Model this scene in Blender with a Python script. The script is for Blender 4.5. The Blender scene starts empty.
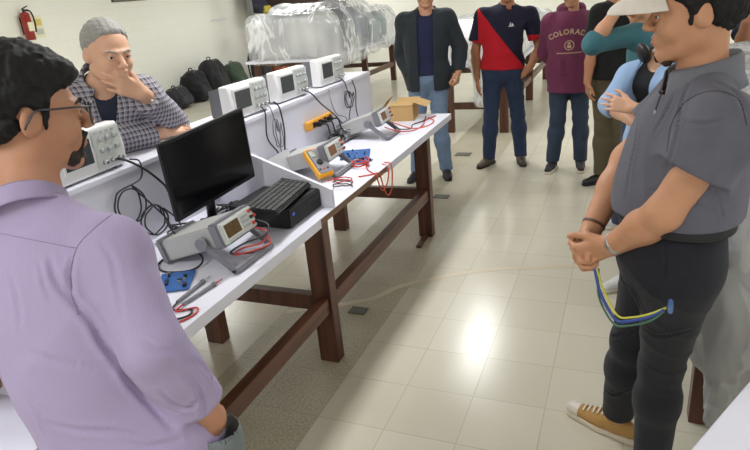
import bpy, bmesh, math, random
import numpy as np
from mathutils import Vector, Matrix
from mathutils.bvhtree import BVHTree
PI = math.pi
random.seed(7)
COL = bpy.context.scene.collection
V3 = lambda *a: np.array(a, float)

# ---------------------------------------------------------------- materials
def rgb(r, g, b):
    f = lambda c: (c/255/12.92) if c/255 <= .04045 else ((c/255+.055)/1.055)**2.4
    return (f(r), f(g), f(b), 1)

def new_mat(name):
    m = bpy.data.materials.new(name); m.use_nodes = True
    nt = m.node_tree; b = nt.nodes['Principled BSDF']
    return m, nt, b

def setin(b, **kw):
    for k, v in kw.items():
        k = k.replace('_', ' ')
        if k in b.inputs: b.inputs[k].default_value = v

def plain(name, col, rough=.5, metal=0, var=0, scale=30, bump=0, bscale=200, spec=.5, coat=0, emit=None):
    m, nt, b = new_mat(name)
    c = rgb(*col)
    setin(b, Base_Color=c, Roughness=rough, Metallic=metal, Specular_IOR_Level=spec, Coat_Weight=coat)
    if emit:
        setin(b, Emission_Color=c, Emission_Strength=emit)
    tc = nt.nodes.new('ShaderNodeTexCoord')
    if var:
        n = nt.nodes.new('ShaderNodeTexNoise'); n.inputs['Scale'].default_value = scale; n.inputs['Detail'].default_value = 4
        nt.links.new(tc.outputs['Object'], n.inputs['Vector'])
        mx = nt.nodes.new('ShaderNodeMix'); mx.data_type = 'RGBA'
        mx.inputs[6].default_value = tuple(x*(1-var) for x in c[:3])+(1,)
        mx.inputs[7].default_value = tuple(min(1, x*(1+var)) for x in c[:3])+(1,)
        nt.links.new(n.outputs['Fac'], mx.inputs[0]); nt.links.new(mx.outputs[2], b.inputs['Base Color'])
    if bump:
        n = nt.nodes.new('ShaderNodeTexNoise'); n.inputs['Scale'].default_value = bscale; n.inputs['Detail'].default_value = 3
        nt.links.new(tc.outputs['Object'], n.inputs['Vector'])
        bp = nt.nodes.new('ShaderNodeBump'); bp.inputs['Strength'].default_value = bump; bp.inputs['Distance'].default_value = .002
        nt.links.new(n.outputs['Fac'], bp.inputs['Height']); nt.links.new(bp.outputs[0], b.inputs['Normal'])
    return m

def math_node(nt, op, a, b=None, c=None):
    n = nt.nodes.new('ShaderNodeMath'); n.operation = op
    for i, v in enumerate((a, b, c)):
        if v is None: continue
        if isinstance(v, (int, float)): n.inputs[i].default_value = v
        else: nt.links.new(v, n.inputs[i])
    return n.outputs[0]

def mixc(nt, fac, a, b):
    mx = nt.nodes.new('ShaderNodeMix'); mx.data_type = 'RGBA'
    for i, v in ((0, fac), (6, a), (7, b)):
        if isinstance(v, (int, float, tuple)): mx.inputs[i].default_value = v
        else: nt.links.new(v, mx.inputs[i])
    return mx.outputs[2]

def skin(name, col, var=.1):
    m = plain(name, col, rough=.5, var=var, scale=18, bump=.25, bscale=350, spec=.4)
    b = m.node_tree.nodes['Principled BSDF']
    setin(b, Subsurface_Weight=.12, Subsurface_Radius=(.02, .008, .004), Subsurface_Scale=.3)
    return m

def creases(m, amount=.30, scale=4, dist=.008):
    """soft fabric creases as relief"""
    nt = m.node_tree; b = nt.nodes['Principled BSDF']
    tc = nt.nodes.new('ShaderNodeTexCoord'); mp = nt.nodes.new('ShaderNodeMapping'); mp.inputs['Scale'].default_value = (1, 1, .55); mp.inputs['Rotation'].default_value = (.4, .5, 0)
    nt.links.new(tc.outputs['Object'], mp.inputs[0])
    n = nt.nodes.new('ShaderNodeTexNoise'); n.inputs['Scale'].default_value = scale; n.inputs['Detail'].default_value = 1.2; n.inputs['Distortion'].default_value = .7
    nt.links.new(mp.outputs[0], n.inputs['Vector'])
    r = math_node(nt, 'SINE', math_node(nt, 'MULTIPLY', n.outputs['Fac'], 9.))
    bp = nt.nodes.new('ShaderNodeBump'); bp.inputs['Strength'].default_value = amount; bp.inputs['Distance'].default_value = dist
    nt.links.new(r, bp.inputs['Height'])
    if b.inputs['Normal'].is_linked: nt.links.new(b.inputs['Normal'].links[0].from_socket, bp.inputs['Normal'])
    nt.links.new(bp.outputs[0], b.inputs['Normal'])
    return m

def cloth(name, col, var=.08, rough=.85, scale=60, bump=.5, bscale=500, cr=.40):
    m = plain(name, col, rough=rough, var=var, scale=scale, bump=bump, bscale=bscale, spec=.2)
    setin(m.node_tree.nodes['Principled BSDF'], Sheen_Weight=.08)
    return creases(m, cr) if cr else m

def plaid(name, base, dark, light, size):
    m, nt, b = new_mat(name)
    tc = nt.nodes.new('ShaderNodeTexCoord'); s = nt.nodes.new('ShaderNodeSeparateXYZ')
    nt.links.new(tc.outputs['Object'], s.inputs[0])
    col = rgb(*base)
    def bands(o, per, w, ph):
        t = math_node(nt, 'FRACT', math_node(nt, 'ADD', math_node(nt, 'MULTIPLY', o, 1/per), ph))
        return math_node(nt, 'LESS_THAN', t, w)
    hx = math_node(nt, 'ADD', s.outputs[0], math_node(nt, 'MULTIPLY', s.outputs[1], .6))
    a = bands(hx, size, .45, .1); c = bands(s.outputs[2], size, .45, .3)
    k = math_node(nt, 'MULTIPLY', math_node(nt, 'ADD', a, c), .5)
    out = mixc(nt, k, col, rgb(*dark))
    l = math_node(nt, 'MAXIMUM', bands(hx, size, .1, .62), bands(s.outputs[2], size, .1, .82))
    out = mixc(nt, math_node(nt, 'MULTIPLY', l, .6), out, rgb(*light))
    nt.links.new(out, b.inputs['Base Color']); setin(b, Roughness=.85, Specular_IOR_Level=.2)
    return creases(m)

def wood(name, c1, c2, axis=2, scale=18):
    m, nt, b = new_mat(name)
    tc = nt.nodes.new('ShaderNodeTexCoord'); mp = nt.nodes.new('ShaderNodeMapping')
    sc = [scale]*3; sc[axis] = scale*.08; mp.inputs['Scale'].default_value = sc
    nt.links.new(tc.outputs['Object'], mp.inputs[0])
    n = nt.nodes.new('ShaderNodeTexNoise'); n.inputs['Scale'].default_value = 1.4; n.inputs['Detail'].default_value = 6; n.inputs['Distortion'].default_value = .6
    nt.links.new(mp.outputs[0], n.inputs['Vector'])
    r = nt.nodes.new('ShaderNodeValToRGB'); r.color_ramp.elements[0].position = .3; r.color_ramp.elements[1].position = .72
    r.color_ramp.elements[0].color = rgb(*c1); r.color_ramp.elements[1].color = rgb(*c2)
    nt.links.new(n.outputs['Fac'], r.inputs[0]); nt.links.new(r.outputs[0], b.inputs['Base Color'])
    setin(b, Roughness=.38)
    return m

# ---------------------------------------------------------------- objects
def tag(o, label, cat, group=None):
    o['label'] = label; o['category'] = cat
    if group: o['group'] = group
    return o

def thing(name, label, cat, loc=(0, 0, 0), rz=0, group=None):
    o = bpy.data.objects.new(name, None); COL.objects.link(o)
    o.location = loc; o.rotation_euler = (0, 0, rz); o.empty_display_size = .1
    return tag(o, label, cat, group)

def link(name, me, mat=None, parent=None, smooth=False, loc=None, rot=None):
    o = bpy.data.objects.new(name, me); COL.objects.link(o)
    if mat is not None:
        for m in (mat if isinstance(mat, (list, tuple)) else [mat]): me.materials.append(m)
    if smooth: me.polygons.foreach_set('use_smooth', [True]*len(me.polygons))
    if parent: o.parent = parent
    if loc is not None: o.location = loc
    if rot is not None: o.rotation_euler = rot
    return o

def structure(o): o['kind'] = 'structure'; return o

def copy_tree(o, parent=None):
    c = o.copy(); COL.objects.link(c)
    if parent: c.parent = parent
    for ch in list(o.children): copy_tree(ch, c)
    return c

class MB:
    """collects shapes into one bmesh"""
    def __init__(s): s.bm = bmesh.new()
    def box(s, c, size, rot=None, bev=0, mat=0):
        M = Matrix.Translation(Vector(c)) @ (rot.to_4x4() if rot is not None else Matrix.Identity(4)) @ Matrix.Diagonal((*size, 1))
        r = bmesh.ops.create_cube(s.bm, size=1, matrix=M)
        vs = r['verts']; fs = set(f for v in vs for f in v.link_faces)
        if bev:
            es = list(set(e for v in vs for e in v.link_edges))
            rb = bmesh.ops.bevel(s.bm, geom=es, offset=bev, segments=2, affect='EDGES', clamp_overlap=True)
            fs = set(rb['faces']) | set(f for f in fs if f.is_valid)
        for f in fs:
            if f.is_valid: f.material_index = mat
        return s
    def cyl(s, a, b, r, r2=None, n=20, mat=0):
        a, b = Vector(a), Vector(b); d = b-a; L = d.length
        q = d.to_track_quat('Z', 'Y').to_matrix().to_4x4()
        M = Matrix.Translation((a+b)/2) @ q
        rr = bmesh.ops.create_cone(s.bm, cap_ends=True, segments=n, radius1=r, radius2=r if r2 is None else r2, depth=L, matrix=M)
        for f in set(f for v in rr['verts'] for f in v.link_faces):
            f.material_index = mat
            if len(f.verts) == 4: f.smooth = True
        return s
    def ball(s, c, r, sc=(1, 1, 1), mat=0, rot=None):
        M = Matrix.Translation(Vector(c)) @ (rot.to_4x4() if rot is not None else Matrix.Identity(4)) @ Matrix.Diagonal((r*sc[0], r*sc[1], r*sc[2], 1))
        rr = bmesh.ops.create_uvsphere(s.bm, u_segments=20, v_segments=12, radius=1, matrix=M)
        for f in set(f for v in rr['verts'] for f in v.link_faces): f.material_index = mat; f.smooth = True
        return s
    def tube(s, pts, r, n=8, mat=0, closed=False, sub=6):
        pts = smooth_path(pts, sub, closed)
        N = len(pts); rings = []
        prev = None
        for i, p in enumerate(pts):
            if closed: t = pts[(i+1) % N]-pts[i-1]
            else: t = pts[min(i+1, N-1)]-pts[max(i-1, 0)]
            t.normalize()
            if prev is None:
                u = t.orthogonal().normalized()
            else:
                u = (prev-t*prev.dot(t))
                u = u.normalized() if u.length > 1e-6 else t.orthogonal().normalized()
            prev = u; w = t.cross(u)
            rr = r[min(i*len(r)//N, len(r)-1)] if isinstance(r, (list, tuple)) else r
            rings.append([s.bm.verts.new(p+(u*math.cos(2*PI*k/n)+w*math.sin(2*PI*k/n))*rr) for k in range(n)])
        M = N if closed else N-1
        for i in range(M):
            A, B = rings[i], rings[(i+1) % N]
            for k in range(n):
                f = s.bm.faces.new((A[k], A[(k+1) % n], B[(k+1) % n], B[k])); f.smooth = True; f.material_index = mat
        if not closed:
            s.bm.faces.new(rings[0][::-1]).material_index = mat; s.bm.faces.new(rings[-1]).material_index = mat
        return s
    def prism(s, poly, axis, lo, hi, mat=0):
        """poly: 2D outline in the two other axes (in order), extruded from lo to hi"""
        def P(u, v, h):
            l = [u, v]; l.insert(axis, h); return l
        a = [s.bm.verts.new(P(u, v, lo)) for u, v in poly]; b = [s.bm.verts.new(P(u, v, hi)) for u, v in poly]
        fs = [s.bm.faces.new(a), s.bm.faces.new(b[::-1])]
        n = len(poly)
        for i in range(n): fs.append(s.bm.faces.new((a[i], b[i], b[(i+1) % n], a[(i+1) % n])))
        for f in fs: f.material_index = mat
        return s
    def build(s, name, mat, parent=None, loc=None, rot=None):
        bmesh.ops.recalc_face_normals(s.bm, faces=s.bm.faces)
        me = bpy.data.meshes.new(name); s.bm.to_mesh(me); s.bm.free()
        return link(name, me, mat, parent, False, loc, rot)

def smooth_path(pts, sub=6, closed=False):
    P = [Vector(p) for p in pts]
    if len(P) < 3: return P
    out = []; N = len(P)
    rng = N if closed else N-1
    for i in range(rng):
        p0 = P[(i-1) % N] if (closed or i > 0) else P[0]*2-P[1]
        p1 = P[i]; p2 = P[(i+1) % N]
        p3 = P[(i+2) % N] if (closed or i+2 < N) else P[-1]*2-P[-2]
        for k in range(sub):
            t = k/sub
            out.append(.5*((2*p1)+(p2-p0)*t+(2*p0-5*p1+4*p2-p3)*t*t+(3*p1-p0-3*p2+p3)*t**3))
    if not closed: out.append(P[-1].copy())
    return out

# ---------------------------------------------------------------- signed-distance modelling
def rotm(rx=0, ry=0, rz=0):
    return np.array((Matrix.Rotation(rz, 3, 'Z') @ Matrix.Rotation(ry, 3, 'Y') @ Matrix.Rotation(rx, 3, 'X')))

def unit(v):
    v = np.asarray(v, float); return v/max(np.linalg.norm(v), 1e-9)

def wob(P, f, seed=0):
    """smooth pseudo-noise in -1..1"""
    r = np.random.RandomState(seed); o = 0
    w = np.sin(P @ (r.randn(3)*f*.6)+r.rand()*6)*1.3
    for i in range(4):
        k = unit(r.randn(3))*f*(.7+.35*i)
        o = o+np.sin(P @ k+w*(.6+.3*i)+r.rand()*6)/(1+.3*i)
    return (o/2.6).astype(np.float32)

class S:
    def __init__(s, k=.02): s.ops = []; s.k = k; s.lo = V3(9, 9, 9)*100; s.hi = -s.lo; s.noise = []
    def _add(s, f, lo, hi, k, op, clip):
        k = s.k if k is None else k
        if op == '+': s.lo = np.minimum(s.lo, lo); s.hi = np.maximum(s.hi, hi)
        s.ops.append((f, np.array(lo), np.array(hi), k, op, clip)); return s
    def cone(s, a, b, ra, rb=None, k=None, op='+', flat=None, clip=None):
        a, b = np.array(a, float), np.array(b, float); rb = ra if rb is None else rb
        r = max(ra, rb)
        def f(P):
            A, B = a, b
            if flat is not None:
                n, q = unit(flat[0]), flat[1]
                P = P+((P-a) @ n)[..., None]*(q-1)*n
                B = b+((b-a) @ n)*(q-1)*n
            d = B-A; L2 = d @ d+1e-12
            t = np.clip(((P-A) @ d)/L2, 0, 1)
            dd = np.linalg.norm(P-A-t[..., None]*d, axis=-1)-(ra+(rb-ra)*t)
            return dd if flat is None else dd*(1/max(1, flat[1]))**.5
        ex = r if flat is None or flat[1] >= 1 else r/flat[1]
        return s._add(f, np.minimum(a, b)-ex, np.maximum(a, b)+ex, k, op, clip)
    def path(s, pts, rs, **kw):
        for i in range(len(pts)-1): s.cone(pts[i], pts[i+1], rs[i], rs[i+1], **kw)
        return s
    def ell(s, c, r, rot=None, k=None, op='+', clip=None, p=2):
        c = np.array(c, float); r = np.array(r, float); R = np.eye(3) if rot is None else rot
        def f(P):
            q = np.abs((P-c) @ R)/r
            if p != 2: n = (q**p).sum(-1)**(1/p); return (n-1)*r.min()
            n = np.linalg.norm(q, axis=-1); g = np.linalg.norm(q/r, axis=-1)+1e-9
            return n*(n-1)/g
        h = np.abs(R) @ r
        return s._add(f, c-h, c+h, k, op, clip)
    def box(s, c, h, rot=None, rnd=.01, k=None, op='+', clip=None):
        c = np.array(c, float); h = np.array(h, float); R = np.eye(3) if rot is None else rot
        def f(P):
            q = np.abs((P-c) @ R)-(h-rnd)
            return np.linalg.norm(np.maximum(q, 0), axis=-1)+np.minimum(q.max(-1), 0)-rnd
        e = np.abs(R) @ h
        return s._add(f, c-e, c+e, k, op, clip)
    def plane(s, pt, n, k=.002):
        """cuts away everything on the side n points to"""
        pt = np.array(pt, float); n = unit(n)
        return s._add(lambda P: (P-pt) @ n, None or V3(0, 0, 0), V3(0, 0, 0), k, '&', None)
    def addnoise(s, fn): s.noise.append(fn); return s
    def arrays(s, vox):
        pad = 3*vox+max([0]+[.02 for _ in s.noise])
        lo = s.lo-pad; n = np.ceil((s.hi+pad-lo)/vox).astype(int)+1
        D = np.full(n, 10., np.float32)
        ax = [lo[i]+vox*np.arange(n[i]) for i in range(3)]
        def grid(i0, i1):
            g = np.meshgrid(*[ax[i][i0[i]:i1[i]] for i in range(3)], indexing='ij')
            return np.stack(g, -1)
        for f, l, h, k, op, clip in s.ops:
            if op == '&':
                i0, i1 = np.zeros(3, int), n
            else:
                m = k+3*vox
                i0 = np.clip(np.floor((l-m-lo)/vox).astype(int), 0, n); i1 = np.clip(np.ceil((h+m-lo)/vox).astype(int)+1, 0, n)
            if (i1 <= i0).any(): continue
            sl = tuple(slice(i0[i], i1[i]) for i in range(3))
            P = grid(i0, i1); d = f(P)
            if clip is not None:
                for pt, nn in clip: d = np.maximum(d, (P-np.array(pt)) @ unit(nn))
            o = D[sl]
            if op == '+':
                if k > 0:
                    hh = np.maximum(k-np.abs(o-d), 0)/k; D[sl] = np.minimum(o, d)-hh*hh*k*.25
                else: D[sl] = np.minimum(o, d)
            else:
                e = -d if op == '-' else d
                if k > 0:
                    hh = np.maximum(k-np.abs(o-e), 0)/k; D[sl] = np.maximum(o, e)+hh*hh*k*.25
                else: D[sl] = np.maximum(o, e)
        if s.noise:
            idx = np.argwhere(np.abs(D) < .03+2*vox)
            P = lo+idx*vox; v = 0
            for fn in s.noise: v = v+fn(P)
            D[tuple(idx.T)] += v
        return D, lo
    def mesh(s, name, vox, mat=None, parent=None, relax=0):
        D, lo = s.arrays(vox)
        v, f = surface_nets(D)
        v = v*vox+lo
        me = bpy.data.meshes.new(name)
        me.vertices.add(len(v)); me.vertices.foreach_set('co', v.astype(np.float32).ravel())
        me.loops.add(len(f)*4); me.loops.foreach_set('vertex_index', f.astype(np.int32).ravel())
        me.polygons.add(len(f)); me.polygons.foreach_set('loop_start', (np.arange(len(f))*4).astype(np.int32))
        me.update(calc_edges=True); me.validate()
        return link(name, me, mat, parent, True)

def surface_nets(D):
    ins = D < 0
    for a in range(3):                       # close the border
        for e in (0, -1):
            sl = [slice(None)]*3; sl[a] = e; ins[tuple(sl)] = False
            q = D[tuple(sl)]; q[q < 0] = .001
    c = np.zeros(np.array(D.shape)-1, np.uint8)
    offs = [(i, j, k) for i in (0, 1) for j in (0, 1) for k in (0, 1)]
    nx, ny, nz = D.shape
    for i, j, k in offs: c += ins[i:nx-1+i, j:ny-1+j, k:nz-1+k]
    cells = np.argwhere((c > 0) & (c < 8))
    mp = np.full(c.shape, -1, np.int64); mp[tuple(cells.T)] = np.arange(len(cells))
    vals = {o: D[cells[:, 0]+o[0], cells[:, 1]+o[1], cells[:, 2]+o[2]] for o in offs}
    acc = np.zeros((len(cells), 3)); cnt = np.zeros(len(cells))
    for o in offs:
        for a in range(3):
            if o[a] == 0:
                o2 = list(o); o2[a] = 1; o2 = tuple(o2)
                va, vb = vals[o], vals[o2]; m = (va < 0) != (vb < 0)
                t = np.where(m, va/np.where(m, va-vb, 1), 0)
                p = np.tile(np.array(o, float), (len(cells), 1)); p[:, a] += t
                acc[m] += p[m]; cnt[m] += 1
    v = cells+acc/np.maximum(cnt, 1)[:, None]
    F = []
    for a in range(3):
        b, d = (a+1) % 3, (a+2) % 3
        s0 = [slice(None)]*3; s1 = [slice(None)]*3; s0[a] = slice(0, -1); s1[a] = slice(1, None)
        A, B = ins[tuple(s0)], ins[tuple(s1)]
        e = np.argwhere(A != B)
        e = e[(e[:, b] > 0) & (e[:, d] > 0) & (e[:, b] < D.shape[b]-1) & (e[:, d] < D.shape[d]-1)]
        sg = A[tuple(e.T)]
        def g(db, dd):
            q = e.copy(); q[:, b] -= db; q[:, d] -= dd; return mp[tuple(q.T)]
        q = np.stack([g(1, 1), g(0, 1), g(0, 0), g(1, 0)], 1)
        q[~sg] = q[~sg][:, ::-1]
        F.append(q)
    F = np.concatenate(F); F = F[(F >= 0).all(1)]
    return v, F
# ---------------------------------------------------------------- materials used in the room
MAT = {}
MAT['white_top'] = plain('white_laminate', (220, 220, 234), rough=.42, var=.015, scale=4)
MAT['panel'] = plain('pale_panel', (208, 208, 220), rough=.5, var=.02, scale=5)
MAT['wood'] = wood('dark_brown_wood', (62, 34, 26), (104, 62, 46))
MAT['wood_y'] = wood('dark_brown_wood_long', (66, 38, 29), (112, 70, 52), axis=1)
MAT['edge_wood'] = wood('raw_edge', (104, 74, 50), (140, 104, 74), axis=1)
MAT['black'] = plain('black_plastic', (24, 24, 27), rough=.4, var=.1)
MAT['black_matt'] = plain('black_matt', (30, 30, 33), rough=.75)
MAT['screen'] = plain('screen_glass', (14, 14, 18), rough=.16, spec=.6)
MAT['cable'] = plain('black_cable', (34, 35, 38), rough=.5)
MAT['cable_grey'] = plain('grey_cable', (110, 112, 118), rough=.5)
MAT['red_cable'] = plain('red_lead', (188, 52, 48), rough=.45)
MAT['orange_cable'] = plain('orange_lead', (206, 84, 48), rough=.45)
MAT['metal'] = plain('bright_metal', (190, 190, 195), rough=.3, metal=.9)
MAT['scope_white'] = plain('instrument_white', (222, 222, 224), rough=.45)
MAT['scope_dark'] = plain('instrument_dark_grey', (104, 106, 112), rough=.5)
MAT['scope_panel'] = plain('instrument_panel', (200, 204, 202), rough=.5)
MAT['scope_screen'] = plain('instrument_screen', (66, 70, 74), rough=.22)
MAT['knob'] = plain('knob_grey', (168, 172, 174), rough=.5)
MAT['meter_body'] = plain('meter_grey', (172, 172, 172), rough=.5, var=.02)
MAT['meter_bumper'] = plain('meter_bumper', (122, 122, 130), rough=.65)
MAT['yellow'] = plain('yellow_rubber', (226, 160, 30), rough=.6)
MAT['power_strip'] = plain('strip_orange_yellow', (216, 158, 60), rough=.55)
MAT['pcb'] = plain('blue_board', (42, 92, 158), rough=.4, var=.2, scale=90)
MAT['carton'] = plain('cardboard', (184, 150, 100), rough=.85, var=.06, scale=20)
MAT['carton_in'] = plain('cardboard_inside', (160, 120, 70), rough=.9)
MAT['eyewhite'] = plain('eyewhite', (222, 214, 208), rough=.25)
MAT['iris'] = plain('iris', (36, 24, 18), rough=.15)
MAT['rubber_white'] = plain('rubber_white', (206, 198, 184), rough=.6)
MAT['rubber_black'] = plain('rubber_black', (22, 21, 22), rough=.7)

def floor_mat():
    m, nt, b = new_mat('polished_floor_tiles'); T = .305
    tc = nt.nodes.new('ShaderNodeTexCoord'); sp = nt.nodes.new('ShaderNodeSeparateXYZ'); nt.links.new(tc.outputs['Object'], sp.inputs[0])
    M = lambda *a: math_node(nt, *a)
    u = M('MULTIPLY', sp.outputs[0], 1/T); v = M('MULTIPLY', sp.outputs[1], 1/T)
    def line(o):
        f = M('FRACT', o); d = M('MINIMUM', f, M('SUBTRACT', 1., f)); return M('LESS_THAN', d, .0070)
    grout = M('MAXIMUM', line(u), line(v))
    cell = nt.nodes.new('ShaderNodeCombineXYZ'); nt.links.new(M('FLOOR', u), cell.inputs[0]); nt.links.new(M('FLOOR', v), cell.inputs[1])
    wn = nt.nodes.new('ShaderNodeTexWhiteNoise'); nt.links.new(cell.outputs[0], wn.inputs['Vector'])
    n1 = nt.nodes.new('ShaderNodeTexNoise'); n1.inputs['Scale'].default_value = 1.8; n1.inputs['Detail'].default_value = 5
    nt.links.new(tc.outputs['Object'], n1.inputs['Vector'])
    base = mixc(nt, n1.outputs['Fac'], rgb(198, 193, 177), rgb(211, 207, 193))
    base = mixc(nt, M('MULTIPLY', wn.outputs['Value'], .35), base, rgb(186, 179, 160))
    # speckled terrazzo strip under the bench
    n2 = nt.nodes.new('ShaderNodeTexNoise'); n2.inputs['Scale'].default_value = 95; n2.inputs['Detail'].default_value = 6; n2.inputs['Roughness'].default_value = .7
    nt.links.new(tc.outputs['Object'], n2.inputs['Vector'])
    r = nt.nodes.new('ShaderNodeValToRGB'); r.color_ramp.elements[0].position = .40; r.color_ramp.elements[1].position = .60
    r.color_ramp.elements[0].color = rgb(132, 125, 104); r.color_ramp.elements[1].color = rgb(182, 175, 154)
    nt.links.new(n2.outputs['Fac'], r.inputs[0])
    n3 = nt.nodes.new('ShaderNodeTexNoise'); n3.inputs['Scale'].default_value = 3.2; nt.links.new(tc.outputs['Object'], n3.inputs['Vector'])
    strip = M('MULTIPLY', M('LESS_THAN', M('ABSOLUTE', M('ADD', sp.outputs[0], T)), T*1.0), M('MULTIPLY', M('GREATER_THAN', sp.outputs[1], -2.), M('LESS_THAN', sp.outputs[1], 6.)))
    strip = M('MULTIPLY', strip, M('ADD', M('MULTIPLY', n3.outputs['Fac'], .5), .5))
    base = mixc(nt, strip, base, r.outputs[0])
    base = mixc(nt, M('MULTIPLY', M('MULTIPLY', grout, n1.outputs['Fac']), .62), base, rgb(120, 100, 74))
    nt.links.new(base, b.inputs['Base Color'])
    rr = nt.nodes.new('ShaderNodeMapRange'); rr.inputs[3].default_value = .215; rr.inputs[4].default_value = .245
    nt.links.new(n1.outputs['Fac'], rr.inputs[0])
    nt.links.new(M('ADD', rr.outputs[0], M('MULTIPLY', strip, .25)), b.inputs['Roughness'])
    bp = nt.nodes.new('ShaderNodeBump'); bp.inputs['Strength'].default_value = .12; bp.inputs['Distance'].default_value = .001; bp.invert = True
    nt.links.new(grout, bp.inputs['Height']); nt.links.new(bp.outputs[0], b.inputs['Normal'])
    return m

def block_wall(name, ax):
    m, nt, b = new_mat(name)
    tc = nt.nodes.new('ShaderNodeTexCoord'); sp = nt.nodes.new('ShaderNodeSeparateXYZ'); nt.links.new(tc.outputs['Object'], sp.inputs[0])
    cb = nt.nodes.new('ShaderNodeCombineXYZ'); nt.links.new(sp.outputs[ax], cb.inputs[0]); nt.links.new(sp.outputs[2], cb.inputs[1])
    br = nt.nodes.new('ShaderNodeTexBrick'); nt.links.new(cb.outputs[0], br.inputs['Vector'])
    br.inputs['Scale'].default_value = 1; br.inputs['Brick Width'].default_value = .4; br.inputs['Row Height'].default_value = .2; br.inputs['Mortar Size'].default_value = .006; br.inputs['Mortar Smooth'].default_value = .6
    br.inputs['Color1'].default_value = rgb(235, 235, 226); br.inputs['Color2'].default_value = rgb(234, 234, 224); br.inputs['Mortar'].default_value = rgb(229, 229, 218)
    nt.links.new(br.outputs['Color'], b.inputs['Base Color']); setin(b, Roughness=.55)
    bp = nt.nodes.new('ShaderNodeBump'); bp.inputs['Strength'].default_value = .15; bp.inputs['Distance'].default_value = .004; bp.invert = True
    nt.links.new(br.outputs['Fac'], bp.inputs['Height']); nt.links.new(bp.outputs[0], b.inputs['Normal'])
    return m

def plastic_mat(name, col=(232, 234, 238), lo=.10, hi=.9, scale=3.2):
    """thin crumpled film: clear sheets, crease highlights painted in as opaque white lines"""
    m, nt, b = new_mat(name)
    setin(b, Base_Color=rgb(*col), Roughness=.18, Specular_IOR_Level=.8)
    tc = nt.nodes.new('ShaderNodeTexCoord'); mp = nt.nodes.new('ShaderNodeMapping'); mp.inputs['Scale'].default_value = (.8, .8, .45); mp.inputs['Rotation'].default_value = (.5, .3, .2)
    nt.links.new(tc.outputs['Object'], mp.inputs[0])
    n = nt.nodes.new('ShaderNodeTexNoise'); n.inputs['Scale'].default_value = scale; n.inputs['Detail'].default_value = 3; n.inputs['Distortion'].default_value = .5
    nt.links.new(mp.outputs[0], n.inputs['Vector'])
    r = math_node(nt, 'ABSOLUTE', math_node(nt, 'SUBTRACT', n.outputs['Fac'], .5))
    mr = nt.nodes.new('ShaderNodeMapRange'); mr.inputs[1].default_value = 0; mr.inputs[2].default_value = .035; mr.inputs[3].default_value = hi; mr.inputs[4].default_value = lo  # thin opaque ridges stand in for highlights along the film's creases
    nt.links.new(r, mr.inputs[0])
    n2 = nt.nodes.new('ShaderNodeTexNoise'); n2.inputs['Scale'].default_value = scale*.5; n2.inputs['Detail'].default_value = 2; nt.links.new(mp.outputs[0], n2.inputs['Vector'])
    f = math_node(nt, 'ADD', mr.outputs[0], math_node(nt, 'MULTIPLY', math_node(nt, 'MAXIMUM', math_node(nt, 'SUBTRACT', n2.outputs['Fac'], .45), 0.), 2.2))
    nt.links.new(math_node(nt, 'MINIMUM', f, 1.), b.inputs['Alpha'])
    bp = nt.nodes.new('ShaderNodeBump'); bp.inputs['Strength'].default_value = .8; bp.inputs['Distance'].default_value = .05
    nt.links.new(n.outputs['Fac'], bp.inputs['Height']); nt.links.new(bp.outputs[0], b.inputs['Normal'])
    return m
MAT['film'] = plastic_mat('clear_film', lo=.26, hi=.80)
MAT['film_grey'] = plastic_mat('grey_film', (176, 178, 184), lo=.5, hi=.95, scale=5)
MAT['film_dense'] = plastic_mat('milky_film', (226, 228, 232), lo=.55, hi=.95, scale=4.5)

# ---------------------------------------------------------------- shell
XL, XR, YF, YB, ZC = -6.9, 5.2, -4.2, 12.6, 2.75
def slab(name, lo, hi, mat):
    m = MB(); m.box([(a+b)/2 for a, b in zip(lo, hi)], [b-a for a, b in zip(lo, hi)])
    return structure(m.build(name, mat))
slab('floor', (XL-.1, YF-.1, -.1), (XR+.1, YB+.1, 0), floor_mat())
slab('ceiling', (XL-.1, YF-.1, ZC), (XR+.1, YB+.1, ZC+.1), plain('ceiling_white', (232, 232, 228), rough=.8))
slab('wall_left', (XL-.1, YF, 0), (XL, YB, ZC), block_wall('painted_block_left', 1))
slab('wall_right', (XR, YF, 0), (XR+.1, YB, ZC), block_wall('painted_block_right', 1))
slab('wall_back', (XL, YB, 0), (XR, YB+.1, ZC), block_wall('painted_block_back', 0))
slab('wall_front', (XL, YF-.1, 0), (XR, YF, ZC), block_wall('painted_block_front', 0))

# ceiling lights
MAT['lamp'] = plain('lamp_diffuser', (250, 250, 244), rough=.6, emit=3.0)
MAT['lamp_frame'] = plain('lamp_frame', (220, 220, 216), rough=.5)
def ceiling_light(x, y, power):
    t = thing('ceiling_light', 'long white fluorescent ceiling light above the room', 'ceiling light', (x, y, ZC), 0, 'fluorescent ceiling lights')
    m = MB(); m.box((0, 0, -.02), (.34, 1.3, .04), bev=.004); m.build('frame', MAT['lamp_frame'], t)
    m = MB(); m.box((0, 0, -.043), (.26, 1.2, .006)); m.build('diffuser', MAT['lamp'], t)
    l = bpy.data.lights.new('tube_light', 'AREA'); l.shape = 'RECTANGLE'; l.size = .26; l.size_y = 1.2; l.energy = power; l.color = (1.0, 1.0, .985)
    o = bpy.data.objects.new('tube_light', l); COL.objects.link(o); o.location = (0, 0, -.06); o.parent = t
LP = 27
for x in (-4.6, -.42, 3.6):
    for y in (-2.6, 1.1, 4.75, 8.3, 11.2):
        ceiling_light(x-(.5 if x == -.42 and y > 8 else 0), y, LP*(1.0 if y < 6 or x != -.42 else .6))

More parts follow.
